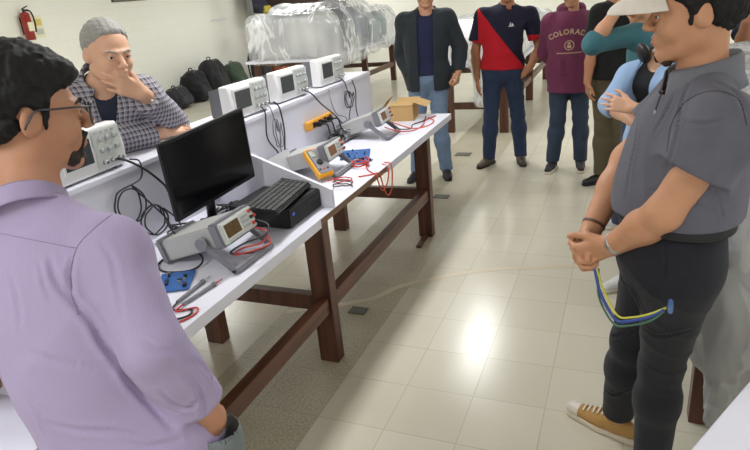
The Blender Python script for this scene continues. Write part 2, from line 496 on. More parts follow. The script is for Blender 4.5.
# ---------------------------------------------------------------- benches
def frame_set(t, xa, xb, ys, top=.76, mat=MAT['wood'], lw=.10, ld=.07, yst=True):
    """legs at x=xa and x=xb for each y; long stretcher on the xa side, cross stretchers at every pair"""
    for y in ys:
        for x in (xa, xb):
            m = MB(); m.box((x, y, top/2), (lw, ld, top), bev=.003); m.build('leg', mat, t)
        m = MB(); m.box(((xa+xb)/2, y, .32), (abs(xa-xb)-lw, .05, .08), bev=.002); m.build('cross_stretcher', mat, t)
        m = MB(); m.box(((xa+xb)/2, y, top-.04), (abs(xa-xb)-lw, .04, .07), bev=.002); m.build('top_rail', mat, t)
    sg = 1 if xa > xb else -1
    for a, b in zip(ys[:-1], ys[1:]):
        m = MB(); m.box((xa+sg*.012, (a+b)/2, .32), (.05, b-a-ld, .08), bev=.002); m.build('long_stretcher', MAT['wood_y'], t)

t = thing('laboratory_bench', 'long white-topped bench on dark brown legs with instruments on its raised shelf', 'workbench', (0, 0, 0))
bench = t
frame_set(t, -.13, -.82, [-1.25, .42, 2.03])
m = MB(); m.box((-.49, .425, .780), (.90, 4.05, .037)); m.build('worktop', MAT['edge_wood'], t)
m = MB(); m.box((-.486, .425, .8), (.914, 4.056, .003)); m.build('laminate', MAT['white_top'], t)
for a, b, n in ((-1.6, .30, 1), (1.12, 2.453, 1)):
    m = MB(); m.box((-.035, (a+b)/2, .780), (.010, b-a, .042)); m.build('edge_strip', MAT['white_top'], t)
# raised shelf down the middle
m = MB()
m.box((-.66, .425, .956), (.02, 4.05, .309)); m.box((-.945, .425, .956), (.02, 4.05, .309))
for y in (-1.59, 2.44): m.box((-.80, y, .956), (.27, .018, .309))
m.build('shelf_panel', MAT['panel'], t)
m = MB(); m.box((-.80, .425, 1.12), (.31, 4.06, .02), bev=.002); m.build('shelf_top', MAT['white_top'], t)
def divider(y):
    m = MB(); m.prism([(-.035, .8015), (-.649, .8015), (-.649, 1.10), (-.60, 1.105), (-.035, .885)], 1, y-.009, y+.009)
    return m.build('divider', MAT['white_top'], t)
# prism axis=1 -> poly is (x, z)
divider(.45); divider(-1.0)

# ---------------------------------------------------------------- instruments
def place(o, M): o.matrix_world = M; return o

def oscilloscope(loc, rz, label, w=.345, h=.178, d=.115):
    t = thing('oscilloscope', label, 'oscilloscope', loc, rz, None)
    m = MB(); m.prism([(-.02, .008), (.045, .008), (.045, h), (-.008, h), (-.024, h*.5)], 0, -w/2, w/2)
    o = m.build('front_case', MAT['scope_white'], t); md = o.modifiers.new('b', 'BEVEL'); md.width = .008; md.segments = 3
    m = MB(); m.prism([(.045, .010), (d, .022), (d, h-.02), (.045, h-.006)], 0, -w/2+.008, w/2-.008); m.build('rear_case', MAT['scope_dark'], t)
    m = MB(); m.box((-w*.20, -.020, h*.56), (w*.46, .012, h*.68), bev=.003); m.build('bezel', MAT['scope_white'], t)
    m = MB(); m.box((-w*.20, -.0265, h*.57), (w*.385, .004, h*.52)); m.build('screen', MAT['scope_screen'], t)
    m = MB(); m.box((w*.25, -.0215, h*.53), (w*.42, .008, h*.84), bev=.002); pn = m.build('control_panel', MAT['scope_panel'], t)
    for i in range(3):
        for j, z in enumerate((.74, .50)):
            m = MB(); m.cyl((w*(.14+.11*i), -.026, h*z), (w*(.14+.11*i), -.042, h*z), .0095, .008, 16); m.build('knob', MAT['knob'], pn)
    for i in range(4):
        m = MB(); m.box((w*(.10+.085*i), -.0275, h*.88), (.013, .005, .007), bev=.001); m.build('button', MAT['knob'], pn)
    for i in range(3):
        m = MB(); m.cyl((w*(.13+.12*i), -.026, h*.24), (w*(.13+.12*i), -.045, h*.24), .0075, n=14); m.build('input_jack', MAT['metal'], pn)
    for sx in (-1, 1):
        m = MB(); m.box((sx*w*.38, .01, .004), (.03, .04, .0085)); m.build('foot', MAT['scope_dark'], t)
    return t
SZ = 1.13
oscilloscope((-.700, -.205, SZ), PI/2+.05, 'white oscilloscope at the near end of the shelf beside the man in glasses')
oscilloscope((-.700, .880, SZ), PI/2-.02, 'white oscilloscope on the shelf just beyond the black monitor')
oscilloscope((-.700, 1.345, SZ), PI/2-.04, 'white oscilloscope in the middle of the row of three beyond the monitor')
oscilloscope((-.700, 1.880, SZ), PI/2-.04, 'white oscilloscope at the far end of the shelf by the plastic sheeting')

def bench_meter(loc, rz, tilt, label, screen_c, stand=True, w=.216, h=.092, d=.30):
    """boxy bench multimeter propped up on its bail; origin under the front lower edge"""
    t = thing('bench_multimeter', label, 'multimeter', loc, rz)
    R = Matrix.Rotation(-tilt, 3, 'X'); 
    def tr(o): o.rotation_euler = (-tilt, 0, 0); return o
    zr = d*math.sin(tilt)+.004
    P = Vector((0, 0, 0))
    o = MB(); o.box((0, d*.5, h/2), (w-.012, d-.03, h-.010), bev=.005); body = tr(o.build('case', MAT['meter_body'], t))
    body.location = (0, 0, zr)
    o = MB(); o.box((0, .018, h/2), (w, .045, h+.004), bev=.007); fb = o.build('front_bumper', MAT['meter_bumper'], body)
    o = MB(); o.box((0, d-.012, h/2), (w+.004, .034, h+.006), bev=.008); o.build('rear_bumper', MAT['meter_bumper'], body)
    o = MB(); o.box((0, -.006, h/2), (w-.014, .012, h-.012), bev=.004); fp = o.build('face_plate', MAT['scope_panel'], body)
    o = MB(); o.box((-w*.19, -.013, h*.53), (w*.46, .004, h*.66)); o.box((-w*.19, -.0145, h*.53), (w*.40, .003, h*.54), mat=1)
    o.build('screen', [MAT['scope_white'], screen_c], body)
    o = MB()
    for i in range(3):
        for j in range(3): o.box((w*(.12+.07*i), -.0135, h*(.30+.2*j)), (.011, .005, .009), bev=.001)
    o.build('keypad', MAT['knob'], body)
    for i in range(2):
        for j in range(3):
            o = MB(); o.cyl((w*(.36+.09*i), -.010, h*(.25+.26*j)), (w*(.36+.09*i), -.018, h*(.25+.26*j)), .0068, n=14)
            o.build('jack', MAT['red_cable'] if (i+j) % 2 == 0 else MAT['black'], body)
    o = MB(); o.ball((-w*.40, -.012, h*.10), .004); o.build('power_button', plain('green_key', (120, 200, 140), emit=.3), body)
    o = MB(); 
    for sx in (-1, 1): o.tube([(sx*(w*.5+.006), .10, h*.45), (sx*(w*.5+.006), .06, h*.1), (sx*(w*.5+.006), 0, -.04)], .003)
    o.bm.free()
    if stand:
        py = .085*math.cos(tilt)+h*.5*math.sin(tilt)*-1*-1*.0; pz = zr-.085*math.sin(tilt)+h*.42
        o = MB()
        for sx in (-1, 1):
            a = Vector((sx*(w/2+.012), .085, pz)); b = Vector((sx*(w/2+.012), -.035, .014)); dd = b-a
            rt = dd.to_track_quat('Z', 'Y').to_matrix()
            o.box((a+b)/2, (.010, .026, dd.length+.02), rot=rt, bev=.003)
            o.cyl(a-Vector((sx*.008, 0, 0)), a+Vector((sx*.010, 0, 0)), .024, n=20)
        o.box((0, -.037, .012), (w+.034, .030, .020), bev=.005)
        o.build('stand', MAT['meter_bumper'], t)
    return t
amber = plain('amber_screen', (84, 66, 34), rough=.25, emit=.12, var=.85, scale=70)
bronze = plain('brown_screen', (120, 84, 62), rough=.25, emit=.1)
bench_meter((-.125, -.135, .8015), PI/2, .30, 'grey bench multimeter with a lit amber screen propped on its stand, nearest on the worktop', amber)
bench_meter((-.26, .97, .8015), PI/2+.03, .26, 'grey bench multimeter with a brown screen beside the yellow handheld meter', bronze)
bench_meter((-.27, 1.76, .8015), PI/2+.03, .30, 'grey bench multimeter farthest along the worktop by the cardboard box', bronze)

# monitor
t = thing('computer_monitor', 'black flat computer monitor with a dark screen on the bench', 'monitor', (-.41, .125, .8015), PI/2-.10)
scr = Matrix.Rotation(.075, 4, 'Y')
def mon(name, mb, mat, par=None):
    o = mb.build(name, mat, par or t); return o
HC = .295
m = MB(); m.box((0, 0, 0), (.492, .022, .318), bev=.004); m.box((0, .018, -.02), (.34, .03, .20), bev=.01); cs = mon('casing', m, MAT['black'])
cs.location = (0, 0, HC); cs.rotation_euler = (.04, -.075, 0)
m = MB(); m.box((0, -.0115, .004), (.468, .003, .286)); m.build('screen', MAT['screen'], cs)
m = MB(); m.box((.10, -.0125, -.151), (.03, .002, .004)); m.build('badge', MAT['cable_grey'], cs)
m = MB(); m.cyl((0, .05, .01), (0, .04, .26), .022, .018); m.box((0, .03, .26), (.09, .05, .07), bev=.01); m.build('stand_neck', MAT['black'], t)
m = MB(); m.cyl((0, .03, .0), (0, .03, .012), .11, .105, 40); m.build('stand_base', MAT['black'], t)

# small black computer lying flat, keyboard leaning on it
t = thing('desktop_computer', 'small black desktop computer lying flat under the keyboard', 'computer', (-.245, .312, .8015), 0)
m = MB(); m.box((0, 0, .046), (.29, .305, .085), bev=.004); cs = m.build('case', MAT['black'], t)
m = MB(); m.box((.147, 0, .046), (.006, .30, .080), bev=.002); fp = m.build('front_panel', MAT['black_matt'], t)
m = MB(); m.box((.1505, .07, .062), (.002, .13, .011)); m.build('disc_drive', MAT['black'], fp)
m = MB(); m.cyl((.150, -.12, .06), (.153, -.12, .06), .008); m.build('power_button', plain('blue_key', (60, 90, 190), emit=.2), fp)
m = MB()
for sx in (-1, 1):
    for sy in (-1, 1): m.cyl((sx*.12, sy*.13, 0), (sx*.12, sy*.13, .005), .012)
m.build('foot', MAT['rubber_black'], t)
t = thing('computer_keyboard', 'black computer keyboard resting askew on the small black computer', 'keyboard', (-.19, .27, .915), PI/2+.10)
t.rotation_euler = (.10, .02, PI/2+.14)
m = MB(); m.box((0, 0, 0), (.45, .155, .016), bev=.005); kb = m.build('case', MAT['black'], t)
m = MB()
for r in range(6):
    yy = .060-r*.0235
    for c in range(22):
        xx = -.212+c*.0198
        if c in (15, 18): xx += .003
        if r == 5 and 4 <= c <= 9: continue
        m.box((xx, yy, .0115), (.0165, .0185, .007))
m.box((-.084, -.0575, .0115), (.115, .0185, .007))
m.build('key', plain('key_black', (52, 54, 56), rough=.55), kb)['kind'] = 'stuff'
t = thing('computer_mouse', 'black computer mouse behind the keyboard', 'mouse', (-.50, .36, .8015), .5)
b = S(.01); b.ell((0, 0, .012), (.032, .055, .024)); b.plane((0, 0, .001), (0, 0, -1)); b.mesh('shell', .003, MAT['black'], t)
m = MB(); m.cyl((-.004, -.03, .034), (.004, -.03, .034), .006); m.build('scroll_wheel', MAT['cable_grey'], t)

# yellow handheld meter leaning on its stand
t = thing('handheld_multimeter', 'yellow and grey handheld multimeter leaning back behind the divider', 'multimeter', (-.30, .80, .862), 0)
_b, _t = Vector((-.255, .815, .822)), Vector((-.375, .895, .925))
_x = (_b-_t).normalized(); _z = Vector((.45, -.35, .8)); _z = (_z-_x*_z.dot(_x)).normalized(); _y = _z.cross(_x); _c = (_b+_t)/2+_z*.012
t.matrix_world = Matrix(((_x.x, _y.x, _z.x, _c.x), (_x.y, _y.y, _z.y, _c.y), (_x.z, _y.z, _z.z, _c.z), (0, 0, 0, 1)))
b = S(.01); b.box((0, 0, 0), (.095, .046, .020), rnd=.012); b.box((0, 0, .012), (.082, .036, .014), rnd=.008, op='-', k=.003)
b.mesh('holster', .003, MAT['yellow'], t)
m = MB(); m.box((.004, .004, .012), (.172, .080, .020), bev=.005); f = m.build('face', MAT['meter_bumper'], t)
m = MB(); m.box((-.048, 0, .0225), (.042, .056, .003)); m.build('display', plain('lcd', (150, 156, 146), rough=.3), f)
m = MB(); m.cyl((.012, 0, .020), (.012, 0, .029), .018, .016, 24); m.box((.012, 0, .031), (.030, .006, .005)); m.build('dial', MAT['black_matt'], f)
m = MB()
for i in range(3): m.cyl((.060, -.022+.022*i, .020), (.060, -.022+.022*i, .025), .006, mat=i % 2)
m.build('jack', [MAT['black'], MAT['red_cable']], f)

# open cardboard box at the far end
t = thing('cardboard_box', 'small open cardboard box at the far end of the bench', 'box', (-.34, 2.30, .8015), .12)
m = MB(); W, D, Hh, th = .17, .20, .105, .004
m.box((0, 0, th/2), (W, D, th)); m.box((W/2, 0, Hh/2), (th, D, Hh)); m.box((-W/2, 0, Hh/2), (th, D, Hh)); m.box((0, D/2, Hh/2), (W, th, Hh)); m.box((0, -D/2, Hh/2), (W, th, Hh))
m.build('carton', MAT['carton'], t)
for (x, y, sx, sy, rx, ry) in ((W/2+.05, 0, .11, D, 0, .35), (-W/2-.04, 0, .10, D, 0, -.9), (0, D/2+.05, W, .11, .25, 0), (0, -D/2+.045, W, .10, .12, 0)):
    m = MB(); m.box((x, y, Hh+.012*(1 if y <= 0 else 0)), (sx, sy, .003), rot=Matrix.Rotation(ry, 3, 'Y') @ Matrix.Rotation(rx, 3, 'X')); m.build('flap', MAT['carton'], t)

# orange-yellow power strip against the panel with plugs
t = thing('power_strip', 'orange-yellow power strip fixed on the pale shelf panel', 'power strip', (-.632, 1.52, .955), 0)
m = MB(); m.box((0, 0, 0), (.036, .34, .052), bev=.006); m.build('housing', MAT['power_strip'], t)
for i in range(4):
    m = MB(); m.box((.019, -.10+.075*i, 0), (.003, .034, .034), bev=.001); m.build('socket', MAT['black_matt'], t)
for i, y in enumerate((1.44, 1.51, 1.60)):
    m = MB(); m.box((-.592, y, .955), (.036, .030, .028), bev=.005); m.tube([(-.575, y, .955), (-.54, y+.01, .95), (-.53, y+.03, .88), (-.50, y+.10, .83), (-.53, y+.2, .806)], .005)
    tag(m.build('power_plug', MAT['black']), 'black plug and cord pushed into the orange-yellow power strip', 'plug', 'plugs in the power strip')

# ---------------------------------------------------------------- cables, boards, small things on the bench
def cable(label, pts, r, mat, cat='cable', name='cable', group=None):
    m = MB(); m.tube(pts, r); return tag(m.build(name, mat), label, cat, group)
def coil(c, rad, turns, r, axis='x', seed=1, squash=1., tail=()):
    rr = random.Random(seed); pts = []
    n = int(turns*10)
    for i in range(n):
        a = 2*PI*i/10; q = rad*(1+rr.uniform(-.08, .08)); dx = rr.uniform(-.004, .004)+i*.0015
        u, v = math.cos(a)*q, math.sin(a)*q*squash
        pts.append((c[0]+dx, c[1]+u, c[2]+v) if axis == 'x' else (c[0]+u, c[1]+v, c[2]+dx))
    return pts+list(tail)
zt = .8015
cable('black cable looped in big rings against the pale panel left of the monitor', [(-.66, -.05, 1.155), (-.63, -.03, 1.14), (-.615, -.06, 1.08)]+coil((-.622, -.155, 1.00), .066, 2.3, .003, seed=2)[3:]+[(-.60, .0, .90), (-.56, .0, .84), (-.52, .06, .81)], .0034, MAT['cable'])
cable('black cable hanging in rings close to the blue circuit board', coil((-.605, -.065, .905), .060, 2.2, .003, seed=5)+[(-.58, .06, .85), (-.54, 0, .81), (-.50, -.10, .806), (-.44, -.16, .806)], .0034, MAT['cable'])
cable('tangled black power cord lying at the foot of the panel', coil((-.52, .00, .812), .055, 2.6, .004, axis='z', seed=8)+[(-.50, .1, .806), (-.42, .16, .806)], .0042, MAT['cable'])
cable('thin black cable curving over the worktop beside the blue board', [(-.46, -.12, .806), (-.44, -.25, .806), (-.36, -.30, .806), (-.27, -.26, .806), (-.27, -.20, .83), (-.40, -.17, .90), (-.48, -.12, .93)], .0036, MAT['cable'])
cable('black probe lead dropping over the shelf edge by the near oscilloscope', [(-.675, -.10, 1.17), (-.63, -.09, 1.16), (-.615, -.02, 1.10), (-.61, .05, 1.02), (-.60, .06, .98)], .005, MAT['cable'], 'cable', 'probe_lead')
cable('bundle of grey leads hanging in loops below the nearest of the three shelf oscilloscopes', [(-.655, .96, 1.18), (-.63, .98, 1.15)]+coil((-.635, 1.00, 1.01), .03, 2.2, .003, seed=11, squash=2.6)+[(-.60, .98, .90), (-.58, 1.06, .82)], .003, MAT['cable_grey'])
cable('black lead hanging straight down the panel behind the yellow meter', [(-.655, 1.06, 1.17), (-.628, 1.07, 1.13), (-.63, 1.09, 1.0), (-.628, 1.06, .88), (-.60, 1.02, .81)], .0045, MAT['cable'])
cable('black lead looping from the nearest shelf oscilloscope to the worktop', [(-.655, .93, 1.17), (-.628, .92, 1.13), (-.625, .90, 1.0), (-.60, .95, .90), (-.56, .90, .808)], .0042, MAT['cable'])
cable('black lead from the middle oscilloscope running down to the heap of cords', [(-.655, 1.42, 1.17), (-.62, 1.45, 1.14), (-.61, 1.54, 1.06), (-.58, 1.66, .96), (-.55, 1.74, .86), (-.50, 1.80, .81)], .0042, MAT['cable'])
cable('black cable coiled in a ring near the far end of the panel', [(-.655, 1.92, 1.17), (-.625, 1.94, 1.13)]+coil((-.635, 1.97, 1.01), .055, 2.2, .003, seed=14)+[(-.60, 1.90, .88), (-.56, 1.85, .81)], .0036, MAT['cable'])
cable('black cord hanging down at the far end of the panel', [(-.64, 2.10, 1.12), (-.625, 2.11, 1.04), (-.63, 2.10, .92), (-.60, 2.08, .81)], .0042, MAT['cable'])
cable('grey lead curving across the panel between the far oscilloscopes', [(-.64, 1.72, 1.12), (-.62, 1.70, 1.04), (-.62, 1.76, .95), (-.60, 1.86, .90), (-.58, 1.80, .81)], .003, MAT['cable_grey'])
hp = []
rr = random.Random(4)
for i in range(46): hp.append((-.56+rr.uniform(-.05, .07), 1.66+rr.uniform(-.13, .17), .812+abs(rr.gauss(0, .028))))
cable('heap of tangled grey and black cords behind the brown-screened meters', hp, .0046, MAT['cable'])
hp = [(-.55+rr.uniform(-.05, .07), 1.68+rr.uniform(-.14, .17), .815+abs(rr.gauss(0, .034))) for i in range(34)]
cable('silvery leads tangled over the heap of cords', hp, .0045, MAT['metal'])
hp = [(-.53+rr.uniform(-.04, .06), .24+rr.uniform(-.10, .14), .81+abs(rr.gauss(0, .012))) for i in range(22)]
cable('black cords tangled behind the keyboard at the foot of the monitor', hp, .0042, MAT['cable'])
t = thing('power_adapter', 'black power adapter lying by the foot of the monitor', 'adapter', (-.33, .08, .8015), .9)
m = MB(); m.box((0, 0, .018), (.055, .12, .034), bev=.008); m.build('case', MAT['black'], t)
m = MB(); m.tube([(0, .06, .018), (.02, .10, .01), (.0, .15, .006), (-.06, .2, .006)], .003); m.build('cord', MAT['cable'], t)

def board(loc, rz, w, d, label):
    t = thing('circuit_board', label, 'circuit board', loc, rz)
    m = MB(); m.box((0, 0, .006), (w, d, .003)); m.build('board', MAT['pcb'], t)
    r = random.Random(int(w*1000))
    for i in range(9):
        m = MB(); hx = r.uniform(.006, .016); m.box((r.uniform(-.4, .4)*w, r.uniform(-.4, .4)*d, .0075+.005), (hx, r.uniform(.006, .02), .010)); m.build('component', MAT['black_matt' if i % 3 else 'metal'], t)
    m = MB()
    for sx in (-1, 1):
        for sy in (-1, 1): m.cyl((sx*w*.42, sy*d*.42, 0), (sx*w*.42, sy*d*.42, .005), .004)
    m.build('standoff', MAT['metal'], t)
board((-.27, -.36, zt), .5, .12, .15, 'blue circuit board lying beside the man in glasses')
board((-.30, 1.30, zt), .35, .17, .20, 'blue circuit board lying between the two brown-screened meters')
board((-.20, 1.16, zt), -.2, .09, .10, 'small blue circuit board next to the red leads')

def probe(label, a, b, tip, mat):
    t = thing('test_probe', label, 'test probe', (0, 0, 0), 0)
    a, b = Vector(a), Vector(b); d = (b-a)
    m = MB(); m.cyl(a, a+d*.75, .0055, .0065, 12); m.cyl(a+d*.75, a+d*.8, .009, .009, 12); m.build('grip', MAT['meter_bumper'], t)
    m = MB(); m.cyl(a+d*.8, b, .004, .0012, 10); m.build('tip', mat, t)
probe('dark grey test probe lying across the near worktop', (-.155, -.49, .810), (-.165, -.30, .810), 0, MAT['metal'])
probe('grey test probe with a red tip on the near worktop', (-.125, -.50, .810), (-.105, -.31, .810), 0, MAT['red_cable'])
cable('red test lead curled near the edge of the worktop by the near probes', [(-.125, -.50, .810), (-.12, -.54, .808), (-.07, -.50, .806), (-.05, -.54, .806), (-.075, -.60, .806), (-.12, -.60, .806), (-.16, -.56, .806)], .0032, MAT['red_cable'], 'test lead', 'test_lead')
cable('black test lead curled near the edge of the worktop by the near probes', [(-.155, -.49, .809), (-.14, -.53, .806), (-.08, -.515, .806), (-.065, -.55, .806), (-.10, -.585, .806), (-.16, -.60, .806), (-.22, -.62, .806)], .0032, MAT['cable'], 'test lead', 'test_lead')
cable('red test lead looped between the legs of the near meter stand', [(-.115, -.06, .90), (-.06, -.07, .895), (-.05, -.12, .87), (-.11, -.16, .86), (-.12, -.20, .85), (-.09, -.12, .835), (-.065, -.05, .835), (-.10, .0, .84)], .0034, MAT['red_cable'], 'test lead', 'test_lead')
cable('black test lead looped through the near meter stand', [(-.115, -.04, .925), (-.06, -.05, .91), (-.05, -.10, .89), (-.10, -.16, .88), (-.13, -.21, .86), (-.10, -.12, .825), (-.075, -.06, .828)], .0034, MAT['cable'], 'test lead', 'test_lead')
cable('red lead coiled on the worktop in front of the small blue board', coil((-.17, 1.07, .806), .045, 2.3, .003, axis='z', seed=21)+[(-.11, 1.02, .806), (-.05, .95, .806), (-.02, .93, .79), (-.012, .95, .72), (-.014, 1.0, .70), (-.012, 1.06, .73), (-.02, 1.10, .79), (-.06, 1.12, .806)], .0038, MAT['red_cable'], 'test lead', 'test_lead')
cable('orange lead dangling in a loop over the bench edge', [(-.10, .88, .806), (-.05, .92, .806), (-.018, .96, .80), (-.012, .99, .72), (-.012, 1.04, .655), (-.013, 1.10, .66), (-.013, 1.13, .72), (-.018, 1.14, .80), (-.06, 1.15, .806)], .0036, MAT['orange_cable'], 'test lead', 'test_lead')
cable('thin dark lead looped on the worktop just beyond the divider', coil((-.12, .72, .806), .05, 1.6, .003, axis='z', seed=23, squash=.7)+[(-.2, .80, .806)], .0028, MAT['cable'], 'test lead', 'test_lead')
cable('red lead looped on the worktop just beyond the divider', coil((-.14, .78, .807), .05, 1.4, .003, axis='z', seed=24, squash=.6)+[(-.24, .80, .806)], .0030, MAT['red_cable'], 'test lead', 'test_lead')
cable('red lead trailing along the worktop at the far end', [(-.27, 1.72, .87), (-.20, 1.78, .83), (-.14, 1.90, .806), (-.12, 2.05, .806), (-.15, 2.2, .806), (-.12, 2.36, .806)], .0038, MAT['red_cable'], 'test lead', 'test_lead')
cable('black lead trailing along the worktop at the far end', [(-.27, 1.80, .87), (-.21, 1.84, .83), (-.18, 1.96, .806), (-.20, 2.08, .806), (-.16, 2.2, .806), (-.19, 2.34, .806)], .0038, MAT['cable'], 'test lead', 'test_lead')
cable('orange lead crossing the worktop at the far end', [(-.27, 1.86, .87), (-.17, 1.95, .81), (-.09, 2.02, .806), (-.08, 2.18, .806), (-.16, 2.30, .806)], .0038, MAT['orange_cable'], 'test lead', 'test_lead')

# sheet of paper-like pale card lying behind the yellow meter, and a white folded card in front
t = MB(); t.box((-.50, .80, .885), (.004, .24, .12), rot=Matrix.Rotation(-.35, 3, 'Y'), bev=.002)
tag(t.build('clear_tray', plain('pale_grey_tray', (176, 178, 184), rough=.4)), 'pale grey tray leaning against the panel behind the yellow meter', 'tray')

# ---------------------------------------------------------------- floor details
for (x, y, a, b, lab) in ((-.19, .885, .10, .075, 'square'), (-.26, 2.86, .13, .09, 'oblong'), (-.40, 4.20, .16, .12, 'oblong')):
    t = MB(); t.box((0, 0, .003), (a, b, .006), bev=.001); o = t.build('floor_outlet_cover', plain('cover_grey', (92, 92, 84), rough=.45), None, (x, y, 0))
    tag(o, {.885: 'small dark metal cover set in the floor beside the near bench leg', 2.86: 'dark metal cover in the floor past the far end of the bench', 4.20: 'dark metal cover in the floor beyond the man in the dark jacket'}[y], 'floor cover')
t = MB(); t.box((0, 0, .009), (.035, .22, .018), bev=.002)
tag(t.build('wooden_wedge', MAT['wood_y'], None, (-.125, 1.90, 0), (0, 0, .05)), 'thin wooden strip on the floor at the foot of the far bench leg', 'wedge')
m = MB(); bm = m.bm
pts = smooth_path([(-.60, .78, 0), (-.19, 1.015, 0), (-.06, 1.21, 0), (.195, 1.42, 0), (.48, 1.57, 0), (.75, 1.65, 0), (1.01, 1.73, 0)], 6)
pr_ = None
for i, p in enumerate(pts):
    t_ = (pts[min(i+1, len(pts)-1)]-pts[max(i-1, 0)]).normalized(); nn = Vector((-t_.y, t_.x, 0))*.022
    row = [bm.verts.new(p+nn+Vector((0, 0, z))) for z in (.0003, .001)]+[bm.verts.new(p-nn+Vector((0, 0, z))) for z in (.001, .0003)]
    if pr_:
        for k in range(3): bm.faces.new((pr_[k], pr_[k+1], row[k+1], row[k]))
    pr_ = row
tag(m.build('floor_tape', plain('old_tape', (196, 186, 162), rough=.35)), 'faded pale tape curving across the floor tiles', 'tape')

# ---------------------------------------------------------------- far benches with wrapped equipment
def wrapped(label, prims, mat, seed, amp=.03, vox=.03, name='plastic_sheet'):
    b = S(.26)
    for c, h in prims: b.box(c, h, rnd=min(.16, min(h)*.95))
    b.plane((0, 0, .02), (0, 0, -1))
    b.addnoise(lambda P: amp*wob(P*V3(1, 1, .45), 9, seed)+amp*.6*np.abs(wob(P*V3(1, 1, .4), 22, seed+1)))
    return tag(b.mesh(name, vox, mat), label, 'plastic sheet')
def equip(name, label, cat, loc, size, col, group=None, face=None):
    t = thing(name, label, cat, loc, 0, group)
    m = MB(); m.box((0, 0, size[2]/2), size, bev=.02); c = m.build('case', plain('case_'+str(col[0])+str(col[2]), col, rough=.5), t)
    m = MB(); m.box((size[0]/2+.003, 0, size[2]*.55), (.008, size[1]*.8, size[2]*.6)); m.build('front_panel', plain('panel_'+str(col[1]), face or (60, 80, 110), rough=.4), c)
    for i in range(4):
        m = MB(); y = size[1]*(-.3+.2*i); m.cyl((size[0]/2+.005, y, size[2]*.15), (size[0]/2+.03, y, size[2]*.15), .025); m.build('knob', MAT['knob'], c)
    return t
t = thing('wooden_bench', 'dark brown bench standing by the wall under the clear plastic sheeting', 'workbench', (0, 0, 0))
frame_set(t, -3.15, -4.4, [6.7, 8.2, 9.6], top=.78)
m = MB(); m.box((-3.75, 8.1, .80), (1.4, 3.3, .04)); m.build('worktop', MAT['white_top'], t)
equip('lab_machine', 'pale boxy machine under the plastic at the near end of the wall bench', 'machine', (-3.75, 7.0, .82), (1.1, .8, .58), (196, 198, 200), face=(150, 160, 170))
equip('lab_machine', 'dark blue-grey console under the plastic in the middle of the wall bench', 'machine', (-3.6, 7.95, .82), (.9, .95, .66), (60, 72, 96), face=(70, 92, 126))
equip('lab_machine', 'grey-green console under the plastic at the far end of the wall bench', 'machine', (-3.6, 9.1, .82), (.8, .9, .52), (84, 110, 116), face=(96, 130, 140))
wrapped('crumpled clear plastic sheet covering the machines on the wall bench', [((-3.74, 6.95, 1.12), (.70, .52, .38)), ((-3.74, 7.9, 1.20), (.68, .60, .40)), ((-3.72, 9.0, 1.12), (.64, .68, .34)), ((-3.04, 7.2, .98), (.08, .65, .34)), ((-3.04, 8.7, .95), (.07, .85, .26))], MAT['film'], 3, vox=.03)

t = thing('wooden_bench', 'dark brown bench behind the people, draped in white plastic', 'workbench', (0, 0, 0))
frame_set(t, -.15, -.80, [5.2, 7.2, 9.1], top=.78)
m = MB(); m.box((-.50, 7.2, .80), (1.0, 4.2, .04)); m.build('worktop', MAT['white_top'], t)
equip('lab_machine', 'pale grey machine under milky plastic behind the man in the dark jacket', 'machine', (-.52, 6.1, .82), (.7, 1.2, .42), (198, 196, 188), face=(170, 172, 170))
wrapped('milky plastic sheet draped over the bench behind the people', [((-.50, 6.3, 1.02), (.50, 1.15, .27)), ((-.50, 8.2, .98), (.50, .9, .20)), ((-.36, 5.10, .72), (.12, .05, .40))], MAT['film_dense'], 12, amp=.022, vox=.026)

# right-hand bench with its plastic cover
t = thing('wooden_bench', 'dark brown bench at the right behind the man in the cap, hidden by plastic', 'workbench', (0, 0, 0))
frame_set(t, 1.487, 2.25, [.40, 2.0], top=.76, lw=.065, ld=.07)
m = MB(); m.box((1.93, 1.2, .78), (1.0, 1.9, .04)); m.build('worktop', MAT['white_top'], t)
equip('lab_machine', 'grey machine wrapped in plastic on the right-hand bench', 'machine', (1.95, 1.15, .80), (.7, 1.0, .40), (150, 150, 152), face=(120, 124, 130))
b = S(.06)
b.box((1.93, 1.2, 1.00), (.52, .95, .24), rnd=.05)
for (y, x, z0) in ((.62, 1.45, .30), (1.0, 1.44, .30), (1.5, 1.44, .3)):
    b.box((x, y, (.9+z0)/2), (.045, .22, (.95-z0)/2), rnd=.03)
b.box((2.0, .27, .55), (.50, .035, .46), rnd=.03); b.box((1.50, .36, .72), (.06, .12, .36), rnd=.03)
b.addnoise(lambda P: .018*wob(P*V3(1, 1, .30), 16, 31)-.022*np.abs(wob(P*V3(1, 1, .25), 36, 33))**.6+.008)
tag(b.mesh('plastic_sheet', .014, MAT['film_grey']), 'crumpled translucent plastic hanging down behind the man in the cap', 'plastic sheet')

t = thing('white_table', 'plain white table top at the bottom right corner of the picture', 'table', (1.308, -.749, 0), -.48)
m = MB(); m.box((.45, .15, .785), (.90, 1.3, .03), bev=.004); m.build('tabletop', MAT['white_top'], t)
for sx in (.06, .84):
    for sy in (-.42, .72):
        m = MB(); m.cyl((sx, sy, 0), (sx, sy, .77), .018); m.build('leg', MAT['cable_grey'], t)

